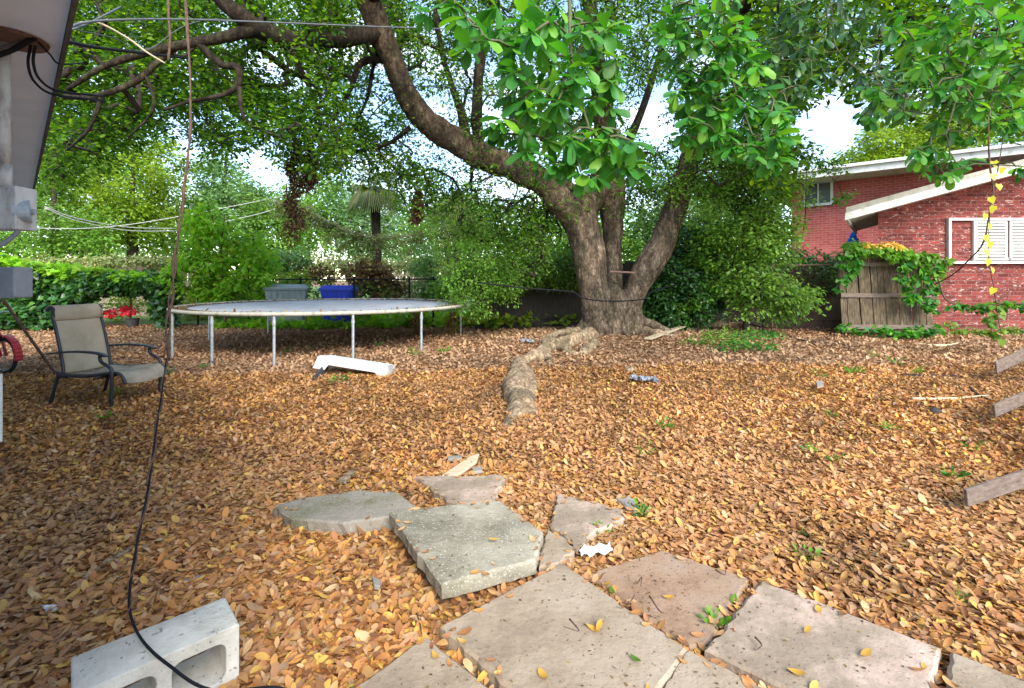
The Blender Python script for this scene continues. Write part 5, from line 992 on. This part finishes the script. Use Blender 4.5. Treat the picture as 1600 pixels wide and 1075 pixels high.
# left hedge on its fence
def hedge_pts(n, seed):
    rg = np.random.default_rng(seed); px = rg.uniform(-30, 275, n); top = np.interp(px, [-30, 30, 120, 200, 275], [398, 418, 428, 436, 440]) + 5 * np.sin(px * .21); bot = np.interp(px, [-30, 60, 105, 132, 148, 236, 250, 275], [520, 516, 512, 500, 448, 446, 496, 515]); bot = bot + rg.normal(0, 7, n); py = top + (bot - top) * rg.uniform(0, 1, n)
    d = rg.uniform(12.4, 13.5, n); return np.stack([(px - 800) / F * d, d, CH + (HZ - py) / F * d], 1)
hc = hedge_pts(420, 3); hg = thing('vine_hedge', (-11.5, 12.9, 0), 'dense dark green vine hedge along the left fence behind the patio chair', 'hedge')
v, f = clumps(hc, .22, 40, HEA, .13, .5, np.random.default_rng(4)); mk('leaves', v, f, M['hedge'], hg)
ht = hedge_pts(260, 8); zt = CH + (HZ - np.interp(ht[:, 0] / ht[:, 1] * F + 800, [-30, 30, 120, 200, 275], [398, 418, 428, 436, 440])) / F * ht[:, 1]; ht[:, 2] = zt + RNG.uniform(-.06, .12, len(ht))
v, f = clumps(ht, .16, 22, HEA, .12, .2, np.random.default_rng(5)); mk('top_leaves', v, f, M['vivid'], hg)
st_ = [P(x, 512, 13) for x in range(-10, 280, 24)]; v, f = grow(st_, hc[::3], .03); mk('stems', v, f, M['vine'], hg, True)
# creeper mass on the pale fences
def band(name, label, xs, tops, bots, d0, d1, n, per, leaf, mt, seed, cat_='creeper', r=.25, tm=SM, droop=.5):
    rg = np.random.default_rng(seed); px = rg.uniform(xs[0], xs[-1], n); a_ = np.interp(px, xs, tops); b_ = np.interp(px, xs, bots); py = a_ + (b_ - a_) * rg.uniform(0, 1, n); d = rg.uniform(d0, d1, n); c = np.stack([(px - 800) / F * d, d, CH + (HZ - py) / F * d], 1)
    c[:, 2] = np.maximum(c[:, 2], g(c[:, 0], c[:, 1]) + .03)
    v, f = clumps(c, r, per, tm, leaf, droop, rg); return single(name, v, f, M[mt], label, cat_)
band('creeper', 'pale creeper growing along the top of the fence beyond the left hedge', [40, 120, 200, 290], [402, 406, 404, 406], [422, 412, 411, 412], 16.6, 17.0, 80, 36, .12, 'pale', 1)
band('creeper', 'green creeper on the chain link fence behind the bins', [380, 480, 560, 640, 720], [440, 440, 440, 440, 440], [500, 505, 505, 505, 505], 13.9, 14.4, 130, 36, .10, 'mid', 2)
band('creeper', 'light creeper heaped on the far picket fence', [480, 560, 620, 700, 780], [400, 402, 408, 400, 395], [425, 425, 420, 430, 440], 19, 20.5, 130, 36, .14, 'pale', 3)
band('creeper', 'yellow-green weeds behind the sapling', [250, 330, 420, 480], [420, 425, 420, 420], [500, 500, 470, 450], 15, 17, 150, 34, .14, 'yellowgreen', 4)
band('creeper', 'dark creeper hanging on the shaded board fence behind the trunk', [1080, 1160, 1240, 1330], [395, 395, 395, 400], [470, 470, 465, 450], 10.9, 11.2, 120, 40, .09, 'hedge', 5)
band('creeper', 'creeper over the dark fence left of the trunk', [760, 830, 900], [400, 395, 395], [470, 445, 450], 11.2, 11.7, 110, 40, .09, 'mid', 6)
band('ground_vine', 'light green heart-leaved ground vine under the trampoline edge', [340, 430, 560, 700, 830], [512, 508, 497, 493, 493], [528, 522, 520, 515, 508], 12.5, 14, 300, 12, .15, 'vivid', 7, 'ground vine', .2, HEA, -.2)
band('ground_vine', 'ground vine with yellowing leaves right behind the trampoline', [700, 800, 900], [497, 496, 497], [508, 506, 505], 11, 12.3, 46, 10, .12, 'yellowgreen', 8, 'ground vine', .16, HEA, -.2)
# dead vines tangled on two trampoline legs
for px, lb in ((651, 'brown dead vine tangle beside the right legs of the trampoline'), (706, 'narrow brown dead vine on the rightmost trampoline leg')):
    d = 10.4 if px < 700 else 10.9; cs = np.array([P(px + 4 * math.sin(q), 488 + q * 3.2, d) for q in range(13)]); v, f = clumps(cs, .10 if px < 700 else .06, 22, NAR, .11, 1.2, np.random.default_rng(px)); single('dead_vine', v, f, M['dead'], lb, 'dead vine')
# vine on the fence panel
band('panel_vine', 'green and yellow vine draped over the leaning fence panel', [1325, 1360, 1400, 1440, 1478], [384, 386, 392, 395, 400], [394, 396, 404, 412, 445], 9.55, 9.85, 70, 12, .11, 'bright', 11, 'vine', .12, HEA, .8)
band('panel_vine', 'streamer of green vine leaves hanging down the right half of the panel', [1405, 1420, 1440, 1465], [410, 410, 410, 410], [440, 470, 480, 500], 9.45, 9.6, 40, 9, .10, 'near', 12, 'vine', .08, HEA, .9)
band('panel_vine', 'vine leaves hanging down the left rim of the panel', [1312, 1322, 1340], [395, 395, 395], [500, 440, 420], 9.5, 9.7, 26, 8, .10, 'near', 13, 'vine', .08, HEA, .9)
band('panel_vine', 'low vine leaves at the foot of the panel', [1310, 1360, 1400, 1470], [508, 514, 514, 512], [515, 520, 524, 524], 9.3, 9.6, 34, 9, .10, 'near', 14, 'vine', .08, HEA, .2)
band('orange_blossom', 'row of orange-yellow blossoms on top of the fence panel', [1352, 1380, 1410], [381, 380, 384], [386, 385, 388], 9.6, 9.8, 16, 16, .08, 'orange', 15, 'blossom', .07)
band('weeds', 'green weeds at the foot of the brick wall', [1480, 1540, 1620], [505, 518, 510], [525, 527, 528], 10.0, 10.5, 40, 26, .07, 'mid', 16, 'weeds', .10)
band('yellow_spray', 'small tuft of yellow-green leaves above the chain link fence', [1325, 1340, 1352], [382, 380, 382], [392, 390, 392], 10, 10.05, 14, 20, .07, 'bright', 17, 'spray', .12)
# hanging heart vine at the right
vp = cr_spline([P(1543, 150, 5.5), P(1546, 250, 5.5), P(1552, 300, 5.6), P(1545, 340, 5.7), P(1536, 380, 5.8), P(1515, 405, 6.2), P(1490, 428, 6.8), P(1460, 445, 7.4)], 8)
hv2 = thing('heart_leaf_vine', vp[0], 'dark hanging vine with yellow heart-shaped leaves in front of the shutters', 'vine'); v, f = tubeVF(vp, .009, 6, .2); mk('stem', v, f, M['vine'], hv2, True)
vq = cr_spline([P(1570, 200, 5.5), P(1560, 260, 5.55), P(1548, 320, 5.6), P(1545, 400, 5.6), P(1553, 450, 5.6), P(1560, 500, 5.7), P(1565, 520, 5.7)], 8); v, f = tubeVF(vq, .005, 5, .2); mk('stem', v, f, M['vine'], hv2, True)
lp = [P(*q) for q in [(1553, 252, 5.4), (1565, 262, 5.4), (1560, 288, 5.4), (1548, 308, 5.4), (1553, 322, 5.4), (1540, 334, 5.4), (1546, 350, 5.4), (1540, 368, 5.4), (1547, 378, 5.4), (1541, 390, 5.4), (1545, 405, 5.4), (1551, 272, 5.4), (1550, 418, 5.4), (1553, 450, 5.4)]]
rg = np.random.default_rng(5); dr = np.array([0, -.2, -1.0]) + rg.normal(0, .25, (len(lp), 3)); X = dr / np.linalg.norm(dr, axis=1, keepdims=True); up = np.array([0, -1, .2]) + rg.normal(0, .3, X.shape); Y = np.cross(up, X); Y /= np.linalg.norm(Y, axis=1, keepdims=True); Z = np.cross(X, Y)
for i in range(len(lp)):
    v, f = scatter(HEA, lp[i][None], np.stack([X, Y, Z], 2)[i:i + 1], [.085]); mk('leaf', v, f, M['heart'], hv2)
vr = cr_spline([P(1465, 435, 7.5), P(1480, 470, 7.5), P(1520, 478, 7.4), P(1560, 476, 7.2), P(1620, 474, 7)], 8); cs = vr[10:]
rt = thing('trailing_vine', vr[0], 'vine trailing along a wire before the brick wall at the right edge', 'vine'); v, f = tubeVF(vr, .012, 6, .2); mk('stem', v, f, M['vine'], rt, True)
v, f = clumps(cs + np.array([0, 0, -.03]), .10, 7, HEA, .085, .6, rg); mk('leaves', v, f, M['near'], rt)
cs = np.array([P(1555 + 5 * math.sin(q), 478 + 6 * q, 7.1) for q in range(9)]); v, f = clumps(cs, .08, 6, HEA, .09, .8, rg); mk('leaves', v, f, M['mid'], rt)
# flowers + pot left
for px, py, lb, k in ((197, 487, 'red bougainvillea bloom seen through the gap in the hedge', 8), (170, 492, 'paler pink-red bloom left of the red one in the hedge gap', 4), (52, 474, 'tiny red bloom in the dark hedge at the left', 1)):
    c = region([(px, py, 9 if k > 4 else 5, 6, 13, 13.3, k)], px); v, f = clumps(c, .11, 16, SM, .12, 0, np.random.default_rng(px)); single('red_flower', v, f, M['red'], lb, 'flower')
pp = P(207, 512, 12.9); mb = MB(); mb.tube([(pp[0], pp[1], 0), (pp[0], pp[1], .12), (pp[0], pp[1], .24), (pp[0], pp[1], .27)], [.10, .13, .15, .17], 16); v, f = mb.arr(); single('plant_pot', v, f, M['terra'], 'black plant pot under the red flowers', 'pot')
v, f = clumps(region([(190, 480, 40, 24, 14, 15.5, 30)], 9), .25, 30, SM, .1, 0, np.random.default_rng(3)); single('low_plant', v, f, M['yellowgreen'], 'sunlit low plant seen through the hedge gap', 'plant')
v, f = clumps(region([(40, 500, 50, 20, 12, 12.5, 40)], 19), .2, 26, HEA, .14, .2, np.random.default_rng(3)); single('shrub', v, f, M['hedge'], 'broad-leaved dark shrub at the left edge behind the red bicycle', 'shrub')
# ================================================================ GROUND DETAIL
weeds = [(262, 588, 'beside the right front foot of the patio chair'), (180, 620, 'under the patio chair seat'), (162, 658, 'in front of the patio chair front foot'), (318, 577, 'at the foot of the second trampoline leg from the left'), (447, 552, 'under the middle of the trampoline'), (487, 548, 'just behind the white step'), (592, 542, 'between the two middle trampoline legs'), (648, 556, 'left of the right front trampoline leg'), (694, 553, 'right of the right front trampoline leg'), (530, 600, 'at the foot of the white step, tallest'),
 (1040, 675, 'right of the root end, lone and pale'), (1008, 715, 'behind the pinkish slab'), (1003, 812, 'with broad leaves next to the small stone'), (940, 842, 'thin-leaved on the pinkish slab tip'), (1115, 985, 'growing in the joint between reddish and pink slabs'), (1265, 845, 'bright and feathery behind the pink slab'), (1258, 878, 'small, just in front of the feathery one'), (1503, 948, 'close to the lower right slab'), (1490, 752, 'left of the lowest wooden slat'), (1298, 655, 'right of centre in the open leaves'), (1265, 710, 'lower left of the open leaf area at right'), (1300, 725, 'lower right of the open leaf area at right'), (1333, 587, 'before the fence panel, left'), (1365, 560, 'before the fence panel, tallest tuft'), (1400, 572, 'before the fence panel, right'), (1280, 592, 'beside the pale pebble'), (1390, 675, 'near the middle wooden slat'), (1518, 706, 'between the middle and lowest slats'), (1430, 586, 'wide flat tuft right of the others before the panel')]
rg = np.random.default_rng(77)
for i, (px, py, lb) in enumerate(weeds):
    c = G(px, py); n = int(rg.integers(18, 36)); h = float(rg.uniform(.05, .09)) * (1.2 if c[1] > 5 else .8 if c[1] > 2.6 else .55); rt = thing('weed_sprout', c, 'small green weed sprout ' + lb, 'weed', 'weed sprouts in the leaves')
    a_ = rg.uniform(0, 6.28, n); d = np.stack([np.cos(a_), np.sin(a_), rg.uniform(.2, 1.2, n)], 1); p = c + np.stack([np.cos(a_) * .01, np.sin(a_) * .01, np.zeros(n)], 1) + d * rg.uniform(0, h * .8, n)[:, None] + np.array([0, 0, .025])
    v, f = scatter(NAR if i % 2 else SM, p, rotmats(n, dirs=d), h * .75 * rg.uniform(.5, 1.1, n)); mk('leaves', v, f, M['bright'] if i % 3 else M['near'], rt)
    mb = MB(); 
    for q in range(4): mb.tube([c, c + d[q] * h * .8 + np.array([0, 0, .02])], .0022, 4)
    v, f = mb.arr(); mk('stem', v, f, M['mid'], rt)
# cut fern-like fronds by the trunk
def frondlet(px, py, ln_, az, label):
    c = G(px, py) + np.array([0, 0, .05]); rt = thing('cut_branch', c, label, 'cut branch', 'cut green branches on the leaves'); dv_ = np.array([math.cos(az), math.sin(az), .05]); cs = np.array([c + dv_ * ln_ * q + np.array([0, 0, .05 * math.sin(3 * q)]) for q in np.linspace(0, 1, 12)])
    cs[:, 2] = np.maximum(cs[:, 2], g(cs[:, 0], cs[:, 1]) + .05); v, f = tubeVF(cs, np.linspace(.012, .004, 12), 5, .1); mk('stem', v, f, M['vine'], rt, True)
    v, f = clumps(cs, .12, 20, NAR, .09, .1, np.random.default_rng(int(px)), .45); mk('leaves', v, f, M['mid'] if px % 2 else M['near'], rt)
frondlet(1075, 540, .9, -.3, 'cut feathery green branch lying nearest to the trunk'); frondlet(1118, 550, .8, -.15, 'cut green branch in the middle of the pile right of the trunk'); frondlet(1150, 535, .8, .2, 'cut dark green branch at the right end of the pile'); frondlet(1095, 530, 1.0, .1, 'paler cut branch behind the others by the plank')
a_ = G(1012, 534) + np.array([0, 0, .05]); b_ = G(1082, 516) + np.array([0, 0, .16]); mb = MB(); mb.bar(a_, b_, .13, .025); v, f = mb.arr(); bevel(single('plank', v, f, M['board'], 'pale board lying against the root right of the trunk', 'plank'), .004)
v, f = tubeVF(*spl(RR([(1075, 520, .04, .05), (1120, 512, .05, .09), (1160, 514, .05, .10), (1180, 522, .0, .05)]), 6), 8, .3); single('bleached_log', v, f, M['root'], 'bleached log behind the cut green branches', 'log', None, True)
def stick(pts, r_, mt, lb, nm='fallen_stick', cat_='stick', grp='sticks on the ground', dz=.03):
    p = cr_spline([G(a1, b1) + np.array([0, 0, dz]) for a1, b1 in pts], 5); v, f = tubeVF(p, np.linspace(r_, r_ * .4, len(p)), 6, .25); return single(nm, v, f, mt, lb, cat_, grp, True)
stick([(130, 918), (165, 890), (205, 868), (215, 862)], .011, M['root'], 'crooked tan stick left of the hanging cable'); stick([(215, 895), (260, 905), (320, 900)], .004, M['vine'], 'thin twig crossing right of the hanging cable')
stick([(1195, 520), (1240, 532), (1290, 538), (1345, 545)], .025, M['twig'], 'dark fallen branch before the fence panel'); stick([(1240, 545), (1280, 535), (1310, 528)], .015, M['vine'], 'forked thin stick crossing the dark branch'); stick([(1430, 540), (1470, 543), (1500, 538)], .03, M['board'], 'pale stick at the foot of the panel'); stick([(1425, 628), (1480, 628), (1545, 622)], .02, M['board'], 'long bleached stick in the leaves at right'); stick([(1515, 610), (1530, 622), (1550, 630)], .012, M['twig'], 'short dark twig beside the middle slat'); stick([(1410, 590), (1460, 590), (1505, 592)], .02, M['twig'], 'dark flat twig above the bleached stick'); stick([(840, 520), (890, 510), (925, 503)], .03, M['root'], 'dry curved branch left behind the trunk'); stick([(1150, 500), (1180, 520), (1230, 525)], .02, M['twig'], 'dark broken twig sticking up near the cut branches', dz=.15)
for pts, lb in (([(1015, 962), (1030, 985), (1038, 990)], 'one'), ([(890, 1000), (905, 1020), (880, 1012)], 'two'), ([(672, 838), (715, 830), (716, 822)], 'three'), ([(996, 940), (1003, 930), (1001, 945)], 'four'), ([(1118, 918), (1132, 926), (1134, 914)], 'five'), ([(1180, 1030), (1190, 1042), (1184, 1050)], 'six'), ([(968, 975), (985, 970), (992, 958)], 'seven')):
    where = {'one': 'curly brown tendril on the near part of the big centre slab', 'two': 'curly brown tendril left on the big centre slab', 'three': 'reddish dry sprig on the mossy grey slab', 'four': 'tiny brown tendril on the reddish slab, left', 'five': 'tiny brown tendril on the reddish slab, right', 'six': 'brown tendril on the pink slab edge', 'seven': 'thin curl on the middle of the centre slab'}[lb]
    stick(pts, .0035, M['vine'], where, 'dry_tendril', 'tendril', 'dry tendrils on the slabs', .13 if lb == 'three' else .075)
def chip(pts, z, mt, lb, nm, cat_, th=.02):
    W_2 = [P(a1, b1, F * (CH - z) / (b1 - HZ)) for a1, b1 in pts]; mb = MB(); mb.prism(W_2, th); v, f = mb.arr(); o = single(nm, v, f, mt, lb, cat_); bevel(o, .004); return o
chip([(690, 742), (735, 712), (749, 708), (745, 720), (715, 742)], .06, M['board'], 'pale broken wood chunk behind the triangular slab', 'wood_chunk', 'wood'); chip([(524, 752), (548, 733), (556, 735), (540, 752)], .05, M['root'], 'small tan wood piece left of the triangular slab', 'wood_chunk', 'wood'); chip([(699, 712), (722, 711), (722, 716), (700, 717)], .05, M['stone'], 'thin grey chip behind the pale wood chunk', 'wood_chunk', 'wood')
chip([(737, 730), (752, 728), (754, 735), (740, 737)], .05, M['stone'], 'pale pebble beside the wood chunk', 'pebble', 'pebble'); chip([(581, 899), (595, 905), (594, 916), (584, 914)], .05, M['stone'], 'grey pebble in front of the mossy slabs', 'pebble', 'pebble'); chip([(272, 915), (300, 898), (318, 898), (302, 914)], .035, M['stone'], 'grey stone flake behind the cinder block', 'pebble', 'pebble'); chip([(1275, 596), (1285, 594), (1287, 602), (1277, 604)], .18, M['stone'], 'pale pebble among weeds in the open leaves at right', 'pebble', 'pebble')
chip([(64, 944), (90, 944), (97, 950), (72, 955)], .035, M['paper'], 'pale flake left of the cinder block', 'litter_scrap', 'scrap', .008)
# crumpled paper
c = P(932, 864, F * (CH - .05) / (864 - HZ)); nx_ = 12; V = []; rg = np.random.default_rng(2)
for j in range(6):
    for i in range(nx_): V.append((c[0] + (i / (nx_ - 1) - .5) * .15, c[1] + (j / 5 - .5) * .07 + (i / nx_) * .04, c[2] + .012 * rg.random() + .01 * math.sin(i * 1.3 + j)))
single('paper_scrap', V, [(j * nx_ + i, j * nx_ + i + 1, (j + 1) * nx_ + i + 1, (j + 1) * nx_ + i) for j in range(5) for i in range(nx_ - 1)], M['paper'], 'crumpled white paper scrap between the slabs', 'paper')
for px, py, w2, mt, lb in ((1003, 597, .26, 'grey', 'dark blue-grey plastic rag lying right of the root'), (823, 536, .2, 'grey', 'dark blue-grey cloth scrap beside the root')):
    c = G(px, py) + np.array([0, 0, .04]); V = []; nx_ = 14
    for j in range(8):
        for i in range(nx_): V.append((c[0] + (i / 13 - .5) * w2 + .02 * rg.normal(), c[1] + (j / 7 - .5) * w2 * .7 - i * .012 + .02 * rg.normal(), c[2] + .05 * rg.random()))
    single('plastic_rag', V, [(j * nx_ + i, j * nx_ + i + 1, (j + 1) * nx_ + i + 1, (j + 1) * nx_ + i) for j in range(7) for i in range(nx_ - 1)], M[mt], lb, 'rag')
c = G(985, 583) + np.array([0, 0, .05]); mb = MB(); mb.tube([c + (-.07, 0, 0), c, c + (.06, 0, .0)], [.03, .055, .03], 8, .3); v, f = mb.arr(); single('stone', v, f, M['root'], 'tan stone at the end of the plastic rag', 'stone', None, True)
c = G(1462, 648) + np.array([0, 0, .03]); mb = MB(); mb.tube([c + (-.05, 0, 0), c, c + (.05, 0, -.01)], [.02, .045, .02], 8, .3); v, f = mb.arr(); single('stone', v, f, M['terra'], 'dark lump in the leaves left of the middle slat', 'stone', None, True)
